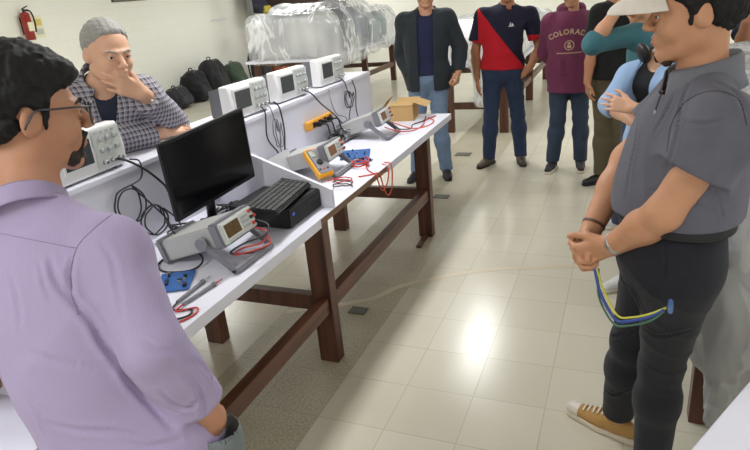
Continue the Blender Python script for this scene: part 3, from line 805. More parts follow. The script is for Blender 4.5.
# ---------------------------------------------------------------- things along the left wall
t = thing('fire_extinguisher', 'red fire extinguisher hanging on the left wall', 'fire extinguisher', (XL+.10, 4.68, 1.47), 0)
m = MB(); m.cyl((0, 0, .0), (0, 0, .34), .065, .065, 28); m.ball((0, 0, .34), .065, (1, 1, .7)); m.build('cylinder', plain('extinguisher_red', (150, 42, 36), rough=.3), t)
m = MB(); m.cyl((0, 0, .37), (0, 0, .42), .018); m.box((0, .03, .44), (.02, .10, .012), rot=Matrix.Rotation(.35, 3, 'X')); m.box((0, .03, .41), (.02, .09, .010)); m.build('valve', MAT['black'], t)
m = MB(); m.tube([(0, .02, .40), (.02, .09, .38), (.03, .11, .25), (.03, .09, .10)], .012); m.build('hose', MAT['black'], t)
m = MB(); m.box((.062, 0, .18), (.012, .08, .12)); m.build('label_plate', plain('cream_label', (226, 220, 190)), t)
m = MB(); m.box((-.08, 0, .2), (.04, .05, .24)); m.build('bracket', MAT['black_matt'], t)
m = MB(); m.box((XL+.006, 4.93, 1.64), (.012, .18, .30), bev=.002); m.box((XL+.013, 4.93, 1.70), (.004, .13, .09), mat=1); m.box((XL+.013, 4.93, 1.57), (.004, .13, .08), mat=2)
tag(m.build('safety_card', [plain('card_cream', (232, 226, 196)), plain('card_yellow', (214, 196, 110)), plain('card_grey', (190, 196, 186))]), 'cream safety card on the wall beside the extinguisher', 'sign')
m = MB()
tag_t = thing('picture_frame', 'dark thin frame on the left wall above the seated man', 'picture frame', (XL+.012, 6.9, 1.90), 0)
for (y, z, sy, sz) in ((0, .0, .86, .03), (0, .6, .86, .03), (-.415, .3, .03, .6), (.415, .3, .03, .6)):
    m.box((0, y, z+.015), (.024, sy, sz))
m.build('frame', plain('frame_bronze', (92, 84, 68)), tag_t)
m = MB(); m.box((-.004, 0, .315), (.008, .80, .57)); m.build('print', plain('print_cream', (216, 212, 196)), tag_t)
m = MB(); m.box((XL+.01, 9.35, 1.42), (.02, .5, .03), bev=.003)
tag(m.build('wall_ledge', MAT['scope_white']), 'narrow white ledge on the left wall above the backpacks', 'ledge')

t = thing('power_pole', 'grey ceiling power pole with outlet box near the left wall', 'power pole', (-6.35, 9.75, 0), 0)
m = MB(); m.box((0, 0, 2.06), (.10, .10, 1.36), bev=.008); m.build('pole', plain('pole_grey', (128, 130, 128), rough=.4, metal=.3), t)
m = MB(); m.box((.02, .05, 1.32), (.18, .22, .16), bev=.02); m.build('outlet_box', MAT['scope_dark'], t)
for i, (dy, w) in enumerate(((-.16, .10), (-.03, .05), (.10, .04))):
    m = MB(); m.tube([(.05, dy*.3, 1.26), (.06, dy-w*.5, 1.0), (.06, dy-w*.3, .8), (.05, dy*.5, .55), (.04, dy*.5, .30)], .012); m.build('hanging_cord', MAT['cable_grey'], t)
t = thing('coat', 'dark blue coat with yellow lining hanging by the power pole', 'coat', (-6.55, 10.45, 0), 0)
b = S(.05); b.box((0, 0, 1.80), (.12, .24, .34), rnd=.06); b.cone((0, -.2, 2.0), (.03, -.3, 1.6), .07, .06); b.addnoise(lambda P: .03*wob(P, 14, 6)); b.mesh('cloth', .03, plain('coat_navy', (44, 46, 62), rough=.9), t)
b = S(.03); b.box((.10, .10, 1.52), (.08, .14, .08), rnd=.04); b.mesh('lining', .02, plain('coat_yellow', (200, 178, 70), rough=.8), t)
t = thing('tall_cabinet', 'tall dark brown cabinet in the far left corner', 'cabinet', (-6.1, 11.75, 0), 0)
m = MB(); m.box((0, 0, 1.15), (1.5, 1.5, 2.3), bev=.01); m.build('body', plain('cabinet_brown', (74, 58, 54), rough=.6, var=.08), t)
for sy in (-.37, .37):
    m = MB(); m.box((.755, sy, 1.15), (.02, .72, 2.2), bev=.006); d = m.build('door', plain('cabinet_door', (80, 62, 58), rough=.55), t)
    m = MB(); m.box((.775, sy*.2, 1.15), (.02, .02, .16)); m.build('handle', MAT['metal'], d)

def backpack(loc, rz, w, h, d, col, label, lean=.15, seed=1, handle=True, acc=None):
    t = thing('backpack', label, 'backpack', loc, rz, None)
    t.rotation_euler = (-lean, 0, rz)
    mt = cloth('bag_'+str(seed), col, rough=.8)
    b = S(.05); b.ell((0, 0, h*.48), (w/2, d/2, h*.52), p=3.2); b.ell((0, -d*.35, h*.32), (w*.38, d*.32, h*.26), p=3)
    b.plane((0, 0, .01), (0, 0, -1)); b.addnoise(lambda P: .012*wob(P, 20, seed)); b.mesh('bag', .013, mt, t)
    b = S(.01); b.ell((0, -d*.55, h*.30), (w*.30, d*.14, h*.18), p=4); b.mesh('pocket', .011, cloth('bagp_'+str(seed), acc or tuple(min(255, int(c*1.25)+6) for c in col)), t)
    m = MB(); m.tube([(-.05, 0, h*.98), (-.04, 0, h*1.06), (.04, 0, h*1.06), (.05, 0, h*.98)], .010); m.build('handle', mt, t)
    for sx in (-1, 1):
        m = MB(); m.tube([(sx*w*.25, d*.45, h*.9), (sx*w*.36, d*.62, h*.6), (sx*w*.4, d*.55, h*.2)], .016); m.build('strap', mt, t)
    m = MB(); m.tube([(-w*.42, -d*.25, h*.35), (-w*.36, -d*.34, h*.75), (0, -d*.36, h*.95), (w*.36, -d*.34, h*.75), (w*.42, -d*.25, h*.35)], .005); m.build('zip', MAT['cable_grey'], t)
bx = -6.45
backpack((bx+.1, 7.02, .0), PI/2+.2, .62, .40, .30, (40, 40, 44), 'low black shoulder bag at the near end of the row of bags on the floor', .25, 1)
backpack((bx, 7.72, .0), PI/2, .50, .60, .34, (34, 34, 38), 'upright black backpack second in the row against the wall', .2, 2)
backpack((bx, 8.34, .0), PI/2, .56, .72, .36, (40, 40, 43), 'big dark backpack with a red tag, tallest in the row against the wall', .18, 3, acc=(52, 50, 52))
backpack((bx, 9.02, .0), PI/2, .48, .56, .34, (62, 74, 62), 'dark green backpack between the black bags and the brown one', .18, 4)
backpack((bx+.25, 9.62, .0), PI/2-.3, .40, .80, .34, (38, 38, 42), 'tall black backpack next to the brown bag', .1, 5)
backpack((bx+.35, 10.15, .0), PI/2, .50, .74, .34, (128, 72, 48), 'rusty brown bag at the far end of the row under the cords', .1, 6)
# ---------------------------------------------------------------- people
SIDES = (('L', 1), ('R', -1))
def ridge(P, f, seed):
    """narrow wandering creases, 0..1"""
    r = np.random.RandomState(seed); k = unit(r.randn(3)*V3(1, 1, .8)); v = np.sin(P @ k*f+2.0*wob(P, f*.28, seed+3))
    m = np.clip(wob(P, f*.35, seed+5)*1.4+.35, 0, 1)
    return ((1-np.abs(v))**2.2*m).astype(np.float32)

class Person:
    """joints are kept in the person's own space: x to their left, -y ahead, z up, origin at the feet"""
    def __init__(s, label, loc, face, H=1.72, bulk=1., group=None, W=None, vox=.006):
        s.s = H/1.72; s.bulk = bulk; s.vox = vox
        rz = math.atan2(face[0], -face[1])
        s.root = thing('person', label, 'person', (loc[0], loc[1], 0), rz, group)
        s.M = np.array(Matrix.Rotation(rz, 3, 'Z')); s.o = V3(loc[0], loc[1], 0)
        k = s.s
        s.J = dict(pelvis=V3(0, 0, .93)*k, chest=V3(0, .0, 1.24)*k, neck=V3(0, .02, 1.44)*k, head=V3(0, -.01, 1.60)*k)
        for n, q in SIDES:
            s.J['sh'+n] = V3(q*.175, .01, 1.385)*k; s.J['el'+n] = V3(q*.235, .03, 1.10)*k; s.J['wr'+n] = V3(q*.25, -.03, .86)*k
            s.J['hip'+n] = V3(q*.085, 0, .90)*k; s.J['kn'+n] = V3(q*.095, -.02, .49)*k; s.J['an'+n] = V3(q*.10, .02, .075)*k
            s.J['toe'+n] = unit(V3(q*.2, -1, 0))
        s.hr = np.eye(3); s.hs = 1.
        for n, p in (W or {}).items(): s.J[n] = s.L(p) if not n.startswith('toe') else s.d(p)
        s.frames()
    def L(s, p): return s.M.T @ (np.array(p, float)-s.o)
    def d(s, v): return unit(s.M.T @ np.array(v, float))
    def frames(s):
        J = s.J; up = unit(J['neck']-J['pelvis']); side = unit(J['shL']-J['shR'])
        back = unit(np.cross(up, side)); side = np.cross(back, up)
        s.T = np.stack([side, back, up], 1); s.up, s.back, s.side = up, back, side
        ps = unit(J['hipL']-J['hipR']); pu = unit(V3(0, 0, 1)*.6+up*.4); pb = unit(np.cross(pu, ps)); s.P = np.stack([np.cross(pb, pu), pb, pu], 1)
    def look(s, fwd, tilt=0):
        """head faces along fwd (world), tilted about that axis"""
        f = s.d(fwd); b = -f; x = unit(np.cross(b, V3(0, 0, 1))); z = np.cross(x, b)
        c, q = math.cos(tilt), math.sin(tilt); s.hr = np.stack([x*c+z*q, b, z*c-x*q], 1)
    def h(s, *p): return s.J['head']+s.hr @ (np.array(p, float)*s.s*s.hs)
    def torso(s, S_, off=0, low=True, belly=0):
        J, k, b = s.J, s.s, s.bulk; T = s.T; o = off
        if low: S_.ell(J['pelvis'], V3(.165*b, .115*b, .13)*k+o, s.P, k=.05)
        mid = J['pelvis']*.5+J['chest']*.5
        S_.ell(mid-s.back*belly*.5, V3(.148*b, .110*b+belly, .17)*k+o, T, k=.06)
        S_.ell(J['chest'], V3(.163*b, .115*b, .19)*k+o, T, k=.06)
        S_.cone(J['shL']*.8+J['shR']*.2-s.up*(.03+o*.5), J['shL']*.2+J['shR']*.8-s.up*(.03+o*.5), .060*k+o, k=.05)
        for n, q in SIDES:
            S_.ell(J['sh'+n]-s.up*(.012+o*.5), V3(.052, .054, .058)*k*(.5+.5*b)+o*.8, k=.04)
            S_.cone(J['neck']+s.up*.002-s.up*o*.7, J['sh'+n]+s.up*.010*k-s.up*o*.7, .038*k+o, .032*k+o, k=.04)
        return S_
    def arm(s, S_, n, off=0, to='wr', frac=1., ends=True, o2=None):
        J, k = s.J, s.s; b = .6+.4*s.bulk; o2 = off if o2 is None else o2
        a, e, w = J['sh'+n], J['el'+n], J['wr'+n]
        if to == 'el':
            end = a+(e-a)*frac; cl = [(end, e-a)] if not ends else None
            S_.cone(a, end, .051*k*b+off, .045*k*b+o2, k=.035, clip=cl)
        else:
            S_.cone(a, e, .051*k*b+off, .039*k*b+(off+o2)/2, k=.03)
            end = e+(w-e)*frac; cl = [(end, w-e)] if not ends else None
            S_.cone(e, e+(end-e)*.4, .039*k*b+(off+o2)/2, .040*k*b+(off+o2)/2, k=.025)
            S_.cone(e+(end-e)*.35, end, .040*k*b+(off+o2)/2, (.040+(.029-.040)*frac)*k*b+o2, k=.02, clip=cl)
        return S_
    def leg(s, S_, n, off=0, hem=None, foot=True, flare=0):
        J, k, b = s.J, s.s, .55+.45*s.bulk
        h, kn, an = J['hip'+n], J['kn'+n], J['an'+n]
        S_.cone(h, kn, .088*k*b+off, .056*k*b+off, k=.04)
        cl = None; end = an
        if hem is not None: end = V3(an[0], an[1], hem); cl = [(end, (0, 0, -1))]
        S_.cone(kn, kn+(end-kn)*.35, .056*k*b+off, .058*k*b+off+flare*.3, k=.03)
        S_.cone(kn+(end-kn)*.3, end, .058*k*b+off+flare*.3, .038*k*b+off+flare, k=.03, clip=cl)
        if foot:
            t = J['toe'+n]; S_.cone(an-t*.015, an+t*.12-V3(0, 0, .038), .027*k, .020*k, k=.015)
            S_.cone(an-t*.04-V3(0, 0, .03), an+t*.12-V3(0, 0, .038), .022*k, .018*k, k=.015)
        return S_
    def headprims(s, B, ears=True, nose=1., jaw=1.):
        k = s.s*s.hs; h, R = s.h, s.hr
        B.cone(s.J['neck']-s.up*.03, h(0, .025, -.06), .060*k, .056*k, k=.03)
        B.ell(h(0, .02, .03), V3(.076, .097, .086)*k, R, k=.02)
        B.ell(h(0, -.012, -.008), V3(.066, .076, .098)*k, R, k=.02)
        for q in (1, -1):
            B.cone(h(q*.046*jaw, .012, -.058), h(q*.016, -.060, -.098), .022*k, .017*k, k=.025)
            B.ell(h(q*.036, -.052, -.034), V3(.026, .028, .028)*k, R, k=.02)
            B.cone(h(q*.010, -.088, .017), h(q*.047, -.070, .016), .0085*k, .007*k, k=.012)
        B.ell(h(0, -.068, -.100), V3(.020, .017, .016)*k, R, k=.02)
        B.ell(h(0, -.074, -.060), V3(.029, .020, .026)*k, R, k=.015)
        for q in (1, -1):
            B.ell(h(q*.031, -.097, -.001), V3(.0165, .013, .0105)*k, R, k=.010, op='-')
            B.path([h(q*.017, -.0845, .0035), h(q*.031, -.0885, .0070), h(q*.046, -.0775, .0015)], [.0040*k]*3, k=.003)
            B.path([h(q*.018, -.0845, -.0040), h(q*.031, -.0865, -.0085), h(q*.045, -.0775, -.0035)], [.0036*k]*3, k=.003)
        B.cone(h(0, -.086, .012), h(0, -.086-.027*nose, -.027), .0075*k, .0115*k, k=.010)
        for q in (1, -1):
            B.ell(h(q*.0125, -.082-.020*nose, -.031), V3(.0085, .011, .008)*k, R, k=.006)
        B.cone(h(-.018, -.090, -.0545), h(.018, -.090, -.0545), .0058*k, k=.005)
        B.cone(h(-.015, -.089, -.0665), h(.015, -.089, -.0665), .0068*k, k=.005)
        B.cone(h(-.021, -.0975, -.0605), h(.021, -.0975, -.0605), .0024*k, k=.003, op='-')
        if ears:
            for q in (1, -1):
                E = R @ rotm(.2, 0, -q*.35)
                B.ell(h(q*.077, .018, -.004), V3(.0085, .0185, .031)*k, E, k=.006)
                B.ell(h(q*.074, .010, -.012), V3(.010, .014, .020)*k, E, k=.008)
                B.ell(h(q*.0895, .012, .000), V3(.0085, .0120, .0215)*k, E, k=.003, op='-')
                B.ell(h(q*.080, .012, -.010), V3(.004, .006, .006)*k, E, k=.003)
    def hand(s, B, n, fdir, palm, curl=.35, spread=.05, thumb=.3, fing=None, k_=1.0):
        f = s.d(fdir); p = s.d(palm); p = unit(p-f*(p @ f)); t = np.cross(f, p)*(1 if n == 'R' else -1)
        w = s.J['wr'+n]; z = s.s*k_
        bases = []
        for i, (o, l) in enumerate(((.030, .088), (.010, .092), (-.011, .088), (-.030, .080))):
            b = w+(f*l+t*o)*z; bases.append(b)
            B.cone(w+(t*o*.55)*z+f*.005, b, .0135*z, .0110*z, k=.012)
        L = (.070, .078, .072, .056)
        for i, b in enumerate(bases):
            c = curl if fing is None else fing[i]
            if isinstance(c, (int, float)): c = (c, c*1.2, c*.8)
            sp = (1.5-i)*spread; a = 0; q = b; r = (.0098, .0090, .0082, .0072)
            rad = .93 if i != 3 else .82
            for j, fr in enumerate((.46, .30, .24)):
                a += c[j]; dd = unit(f*math.cos(a)+p*math.sin(a)+t*sp*max(0, math.cos(a)))
                q2 = q+dd*L[i]*fr*z; B.cone(q, q2, r[j]*rad*z, r[j+1]*rad*z, k=.0025 if j else .005); q = q2
        a = w+(f*.018+t*.020)*z; m = w+(f*.052+t*(.030+.022*(1-thumb))+p*(.008+.02*thumb))*z
        B.cone(a, m, .0155*z, .0125*z, k=.010)
        d1 = unit(f*.8+t*(.6-.9*thumb)+p*(.1+.5*thumb)); i1 = m+d1*.034*z
        d2 = unit(f*.9+t*(.4-1.0*thumb)+p*(.1+.5*thumb)); i2 = i1+d2*.026*z
        B.cone(m, i1, .0110*z, .0100*z, k=.004); B.cone(i1, i2, .0100*z, .0080*z, k=.003)
    def body(s, mat, hands, ears=True, nose=1., jaw=1., extra=None):
        B = S(.03); s.torso(B, -.006)
        for n, q in SIDES:
            s.arm(B, n); s.leg(B, n, -.004)
        s.headprims(B, ears, nose, jaw)
        for n, kw in hands.items(): s.hand(B, n, **kw)
        if extra: extra(s, B)
        return B.mesh('body', s.vox, mat, s.root)
    def eyes(s, open_=1.):
        for q in (1, -1):
            m = MB(); c = s.h(q*.031, -.0755, -.0005); m.ball(c, .0118*s.s)
            g = s.hr @ V3(0, -1, -.08); c2 = c+unit(g)*.0078*s.s; m.ball(c2, .0060*s.s, mat=1)
            m.build('eye', [MAT['eyewhite'], MAT['iris']], s.root)
    def brows(s, mat, w=1.):
        for q in (1, -1):
            b = S(.004); b.cone(s.h(q*.014, -.0945, .0175), s.h(q*.034, -.090, .0235), .0036*w, .0034*w).cone(s.h(q*.034, -.090, .0235), s.h(q*.051, -.074, .0165), .0034*w, .002)
            b.mesh('eyebrow', .002, mat, s.root)
    def lips(s, mat):
        b = S(.003)
        b.cone(s.h(-.016, -.0925, -.0550), s.h(.016, -.0925, -.0550), .0046*s.s); b.cone(s.h(-.014, -.0920, -.0662), s.h(.014, -.0920, -.0662), .0056*s.s)
        b.cone(s.h(-.021, -.0995, -.0603), s.h(.021, -.0995, -.0603), .0020*s.s, op='-')
        b.mesh('lips', .0016, mat, s.root)
    def hair(s, mat, thick=.010, line=.062, nape=-.07, lift=0, fn=None, vox=.003, amp=.0028, freq=260, edge=.012, burns=True):
        k = s.s*s.hs; b = S(.015)
        b.ell(s.h(0, .021, .034), V3(.078+thick*.6, .098+thick, .087+thick+lift)*k, s.hr)
        nrm = s.hr @ unit(V3(0, nape-line, -.17)); b.plane(s.h(0, -.068, line), nrm, k=edge)
        b.ell(s.h(0, -.105, .005), V3(.064, .055, .062)*k, s.hr, op='-', k=.012)
        for q in (1, -1):
            if burns: b.cone(s.h(q*(.070+thick*.3), -.012, .02), s.h(q*.069, -.010, -.022), .010*k, .006*k, flat=(s.hr[:, 0], 1.6), k=.01)
            b.ell(s.h(q*.088, .022, -.006), V3(.02, .021, .034)*k, s.hr, op='-', k=.006)
        if fn: fn(s, b)
        b.addnoise(lambda P: amp*wob(P, freq, 3)+amp*.8*wob(P, freq*.35, 5))
        return b.mesh('hair', vox, mat, s.root)
    def neckhole(s, b, r=.066):
        b.cone(s.J['neck']-s.up*.03-s.back*.02, s.J['neck']+s.up*.22-s.back*.035, r*s.s, r*s.s, op='-', k=.006)
    def shirt(s, name, mat, off=.016, hem=.80, sleeve=('el', .75), belly=.0, wr=.0035, f=26, flare=.012, neck=.066, low=True, cut=None, vox=None, sl_off=None, parent=None, noisefn=None):
        b = S(.04); s.torso(b, off, low=low, belly=belly)
        so = off if sl_off is None else sl_off
        if sleeve:
            for n, q in SIDES: s.arm(b, n, so, to=sleeve[0], frac=sleeve[1], ends=False, o2=so+flare)
        if hem is not None:
            hp = s.J['pelvis']+s.P[:, 2]*(hem-.93)*s.s
            b.cone(s.J['pelvis'], hp, (.150*s.bulk*s.s+off), (.152*s.bulk*s.s+off), k=.05, flat=(s.P[:, 1], 1.35))
            b.plane(hp, -s.P[:, 2])
        s.neckhole(b, neck)
        if cut: cut(s, b)
        sd = 11+int(abs(s.o[0])*100) % 50
        b.addnoise(lambda P: wr*.8*wob(P*V3(1, 1, .7), f*.8, sd)-wr*1.6*ridge(P*V3(1, 1, .6), f*1.1, sd+1)+wr*.6)
        if noisefn: b.addnoise(noisefn)
        return b.mesh(name, vox or s.vox, mat, parent or s.root)
    def collar(s, mat, r=.068, h=.032, drop=.045, name='collar', open_=.45, parent=None, thick=.004, flare=1.22, dz=.012):
        """a folded shirt collar: a stand and a fall, open at the front"""
        bm = bmesh.new(); N = 40; rows = []
        c0 = s.J['neck']; up = unit(s.h(0, .025, -.06)-(s.J['neck'])); up = unit(up+s.up)
        sd, bk = s.side, np.cross(up, s.side)
        prof = [(r, -.012), (r*.98, h*.6), (r*1.02, h), (r*1.10, h*.75), (r*flare, -drop*.35), (r*flare*1.12, -drop*.9)]
        for j, (rr, z) in enumerate(prof):
            row = []
            for i in range(N+1):
                a = open_+(2*PI-2*open_)*i/N
                fr = (1+math.cos(a))/2                       # 1 towards the front
                zz = z-fr*.038-(.02*fr**6 if j > 3 else 0)
                p = c0+(sd*math.sin(a)*rr*1.0-bk*math.cos(a)*rr*1.06)*s.s+up*(zz+dz)*s.s
                row.append(bm.verts.new(p))
            rows.append(row)
        for j in range(len(prof)-1):
            for i in range(N):
                f = bm.faces.new((rows[j][i], rows[j][i+1], rows[j+1][i+1], rows[j+1][i])); f.smooth = True
        me = bpy.data.meshes.new(name); bm.to_mesh(me); bm.free()
        o = link(name, me, mat, parent or s.root); md = o.modifiers.new('thick', 'SOLIDIFY'); md.thickness = thick; md.offset = 0
        return o
    def trousers(s, mat, off=.014, waist=1.0, hem=.05, flare=.014, wr=.004, name='trousers', vox=None):
        b = S(.035); J = s.J
        b.ell(J['pelvis'], V3(.165*s.bulk, .115*s.bulk, .14)*s.s+off*.6, s.P, k=.05)
        b.cone(J['pelvis'], J['pelvis']+s.P[:, 2]*.1, .145*s.bulk*s.s+off*.5, flat=(s.P[:, 1], 1.35), k=.05)
        for n, q in SIDES: s.leg(b, n, off, hem=hem, foot=False, flare=flare)
        b.plane(J['pelvis']+s.P[:, 2]*(waist-.93)*s.s, s.P[:, 2])
        b.addnoise(lambda P: wr*.8*wob(P, 24, 4)+wr*1.6*(.3-ridge(P*V3(1, 1, .9), 34, 9))*np.clip(1.2-np.abs(P[..., 2]-.5)*1.2, .3, 1.2))
        return b.mesh(name, vox or s.vox, mat, s.root)
    def shoe(s, n, mat, solemat, name='shoe', L=.27, high=.075, extra=None, vox=.004):
        an = s.J['an'+n]; t = unit(s.J['toe'+n]*V3(1, 1, 0)); sd = np.cross(t, V3(0, 0, 1)); g = V3(an[0], an[1], 0)
        heel = g-t*.055; toe = g+t*(L-.105)
        b = S(.02)
        b.cone(heel+V3(0, 0, .045), g+V3(0, 0, .055), .030, .034).cone(g+V3(0, 0, .055), g+t*.09+V3(0, 0, .040), .036, .033)
        b.cone(g+t*.06+V3(0, 0, .038), toe+V3(0, 0, .032), .040, .030, flat=(V3(0, 0, 1), 1.25))
        b.cone(g+V3(0, 0, .05), g+V3(0, 0, high+.02), .038, .042, clip=[(g+V3(0, 0, high), (0, 0, 1))])
        b.plane(g+V3(0, 0, .018), (0, 0, -1))
        sh = b.mesh(name, vox, mat, s.root)
        c = S(.015); c.cone(heel+V3(0, 0, .012), g+t*.07+V3(0, 0, .012), .036, .040).cone(g+t*.06+V3(0, 0, .012), toe+V3(0, 0, .012), .043, .034)
        c.plane(g+V3(0, 0, .024), (0, 0, 1)); c.plane(g+V3(0, 0, .001), (0, 0, -1))
        c.mesh('sole', vox, solemat, sh)
        return sh

def fold_into(obj, folds, p, eye=(1.1495, -1.8123, 1.6888)):
    """press long creases (polyline in front of the cloth, depth, width) into a garment mesh"""
    me = obj.data; n = len(me.vertices); co = np.empty(n*3, np.float32); me.vertices.foreach_get('co', co); co = co.reshape(-1, 3)
    no = np.empty(n*3, np.float32); me.vertices.foreach_get('normal', no); no = no.reshape(-1, 3)
    bpy.context.evaluated_depsgraph_get().update(); bvh = BVHTree.FromObject(obj, bpy.context.evaluated_depsgraph_get())
    e = p.L(eye); D = np.zeros(n, np.float32)
    for (dep, wid), pts in folds:
        hits = []
        for q in smooth_path([tuple(p.L(x)) for x in pts], 6):
            d = Vector(np.array(q)-e); h_ = bvh.ray_cast(q, d.normalized(), 1.5)
            if h_[0] is not None: hits.append(np.array(h_[0]))
        if len(hits) < 3: continue
        H = np.array(hits); N = len(H)
        lo, hi = H.min(0)-wid*5, H.max(0)+wid*5
        idx = np.where(((co > lo) & (co < hi)).all(1))[0]
        dd = np.linalg.norm(co[idx, None]-H[None], axis=-1); k = dd.argmin(1); r = dd.min(1)/wid
        taper = np.sin(np.pi*(k+.5)/N)**.5
        D[idx] += dep*taper*(-np.exp(-r*r*1.4)+.45*np.exp(-(r-1.9)**2*1.1))
    co += no*D[:, None]; me.vertices.foreach_set('co', co.ravel()); me.update()

def drape_text(body_obj, txt, place, mat, name, parent, size=.05, off=.0015, arc=None, dirn=(0, 1, 0), font=None, bold=.0):
    """lettering laid onto a garment: place=(x,z) centre on the chest in the wearer's space"""
    dg = bpy.context.evaluated_depsgraph_get(); dg.update()
    bvh = BVHTree.FromObject(body_obj, dg)
    out = bmesh.new()
    widths = {'C': .72, 'O': .78, 'L': .62, 'R': .72, 'A': .70, 'D': .76}
    tot = sum(widths.get(c, .7) for c in txt)*size
    x = -tot/2
    for c in txt:
        w = widths.get(c, .7)*size; cx = x+w/2; x += w
        cu = bpy.data.curves.new('letter', 'FONT'); cu.body = c; cu.size = size; cu.align_x = 'CENTER'; cu.offset = bold; cu.resolution_u = 3
        to = bpy.data.objects.new('letter', cu); me = bpy.data.meshes.new_from_object(to)
        bm = bmesh.new(); bm.from_mesh(me)
        bmesh.ops.subdivide_edges(bm, edges=[e for e in bm.edges if e.calc_length() > .012], cuts=2)
        a = 0; dz = 0
        if arc: a = cx/arc; dz = arc*(math.cos(a)-1); cx = arc*math.sin(a)
        for v in bm.verts:
            lx, lz = v.co.x, v.co.y
            X = cx+lx*math.cos(a)+lz*math.sin(a); Z = dz-lx*math.sin(a)+lz*math.cos(a)
            o = Vector((place[0]+X, -.6, place[1]+Z)); h = bvh.ray_cast(o, Vector(dirn))
            v.co = (h[0]-Vector(dirn)*off) if h[0] is not None else o
        t = bpy.data.meshes.new('t'); bm.to_mesh(t); out.from_mesh(t); bm.free()
        bpy.data.meshes.remove(t); bpy.data.objects.remove(to); bpy.data.curves.remove(cu)
    me = bpy.data.meshes.new(name); out.to_mesh(me); out.free()
    return link(name, me, mat, parent)

def drape_poly(body_obj, polys, mat, name, parent, off=.002, dirn=(0, 1, 0)):
    dg = bpy.context.evaluated_depsgraph_get(); dg.update(); bvh = BVHTree.FromObject(body_obj, dg)
    bm = bmesh.new()
    for poly in polys:
        vs = []
        for x, z in poly:
            o = Vector((x, -.6, z)); h = bvh.ray_cast(o, Vector(dirn)); vs.append(bm.verts.new(h[0]-Vector(dirn)*off if h[0] is not None else o))
        bm.faces.new(vs)
    bmesh.ops.triangulate(bm, faces=bm.faces)
    me = bpy.data.meshes.new(name); bm.to_mesh(me); bm.free()
    return link(name, me, mat, parent)
SK = dict(tan2=skin('skin_tan_deep', (182, 132, 106)), tan=skin('skin_tan', (198, 146, 118)), light=skin('skin_light', (212, 166, 140)), brown=skin('skin_brown', (176, 122, 92)), warm=skin('skin_warm', (196, 144, 112)))
HAIRK = plain('hair_black', (20, 19, 23), rough=.62, spec=.3, var=.2, scale=160, bump=.8, bscale=400)
HAIRG = plain('hair_grey', (150, 148, 146), rough=.6, var=.35, scale=220, bump=.8, bscale=500)
LIP = plain('lip', (176, 104, 94), rough=.45)
DENIM = lambda n, c: cloth(n, c, var=.22, scale=11, rough=.9)
def belt(p, mat, z=1.0, name='belt', h=.016):
    b = S(.02); c = p.J['pelvis']+p.P[:, 2]*(z-.93)*p.s
    b.ell(c, V3(.166*p.bulk, .118*p.bulk, .4)*p.s+.014, p.P); b.plane(c+p.P[:, 2]*h, p.P[:, 2]); b.plane(c-p.P[:, 2]*h, -p.P[:, 2])
    return b.mesh(name, .005, mat, p.root)
def watch(p, n, mat, face=None, t=.90, name='watch', r=.033):
    e, w = p.J['el'+n], p.J['wr'+n]; d = unit(w-e); c = e+(w-e)*t
    b = S(.003); b.cone(c-d*.009, c+d*.009, r*p.s, r*p.s*.96, clip=[(c+d*.009, d), (c-d*.009, -d)])
    b.mesh(name, .003, mat, p.root)

def cast(obj, p, q, eye=(1.1495, -1.8123, 1.6888)):
    bvh = BVHTree.FromObject(obj, bpy.context.evaluated_depsgraph_get()); e = Vector(p.L(eye)); q = Vector(q); d = (q-e).normalized()
    h_ = bvh.ray_cast(q, d, 1.5); return (h_[0]-d*.0006, h_[1]) if h_[0] is not None else (q, d)
def seam(pts, par, r=.0016, col=(146, 130, 160), pp=None):
    pp = pp or p; bvh = BVHTree.FromObject(par, bpy.context.evaluated_depsgraph_get()); m = MB(); out = []; e = Vector(pp.L((1.1495, -1.8123, 1.6888)))
    for q in smooth_path([tuple(x) for x in pts], 8):
        d = (q-e).normalized(); h_ = bvh.ray_cast(q, d, 1.5)
        if h_[0] is not None: out.append(h_[0]-d*.0005)
    if len(out) > 2: m.tube([tuple(x) for x in out], r, sub=1); m.build('seam', plain('seam', col, rough=.9), par)
# ---- man in the cap, grey polo, at the right
p = Person('man in a white cap and grey polo shirt standing with hands clasped, at the right', (1.28, -.02), (-1, .02), 1.76, 1.07, vox=.0045,
    W=dict(pelvis=(1.285, -.13, .955), chest=(1.30, -.125, 1.21), neck=(1.322, -.118, 1.436), head=(1.292, -.13, 1.575),
           shR=(1.31, .065, 1.345), shL=(1.365, -.29, 1.335), elL=(1.252, -.312, 1.128), wrL=(1.142, -.195, .985),
           elR=(1.165, .085, 1.15), wrR=(1.076, -.085, .970),
           hipL=(1.31, -.215, .92), hipR=(1.265, -.04, .92), knL=(1.300, -.09, .55), anL=(1.305, -.01, .075), knR=(1.215, .06, .53), anR=(1.195, .225, .075),
           toeL=(-.9, .1, 0), toeR=(-.88, .42, 0)))
p.look((-1, .03, -.03), 0); p.hs = .93
p.body(SK['warm'], dict(L=dict(fdir=(-.85, .15, -.45), palm=(-.2, .95, .2), fing=(.9, .9, .9, .9), thumb=.5), R=dict(fdir=(-.3, -.75, -.55), palm=(.7, -.5, -.3), fing=(.8, .85, .9, .95), thumb=.5)), nose=.85)
p.eyes(); p.brows(HAIRK); p.lips(LIP)
p.hair(HAIRK, thick=.012, line=.05, nape=-.085)
b = S(.02)                                                            # cap
b.ell(p.h(0, .018, .030), V3(.090, .110, .092)*p.s*p.hs, p.hr); b.plane(p.h(0, 0, .034), p.hr @ unit(V3(0, -.10, -1)), k=.008)
capm = cloth('cap_white', (226, 218, 212)); cp_ = b.mesh('cap', .003, capm, p.root)
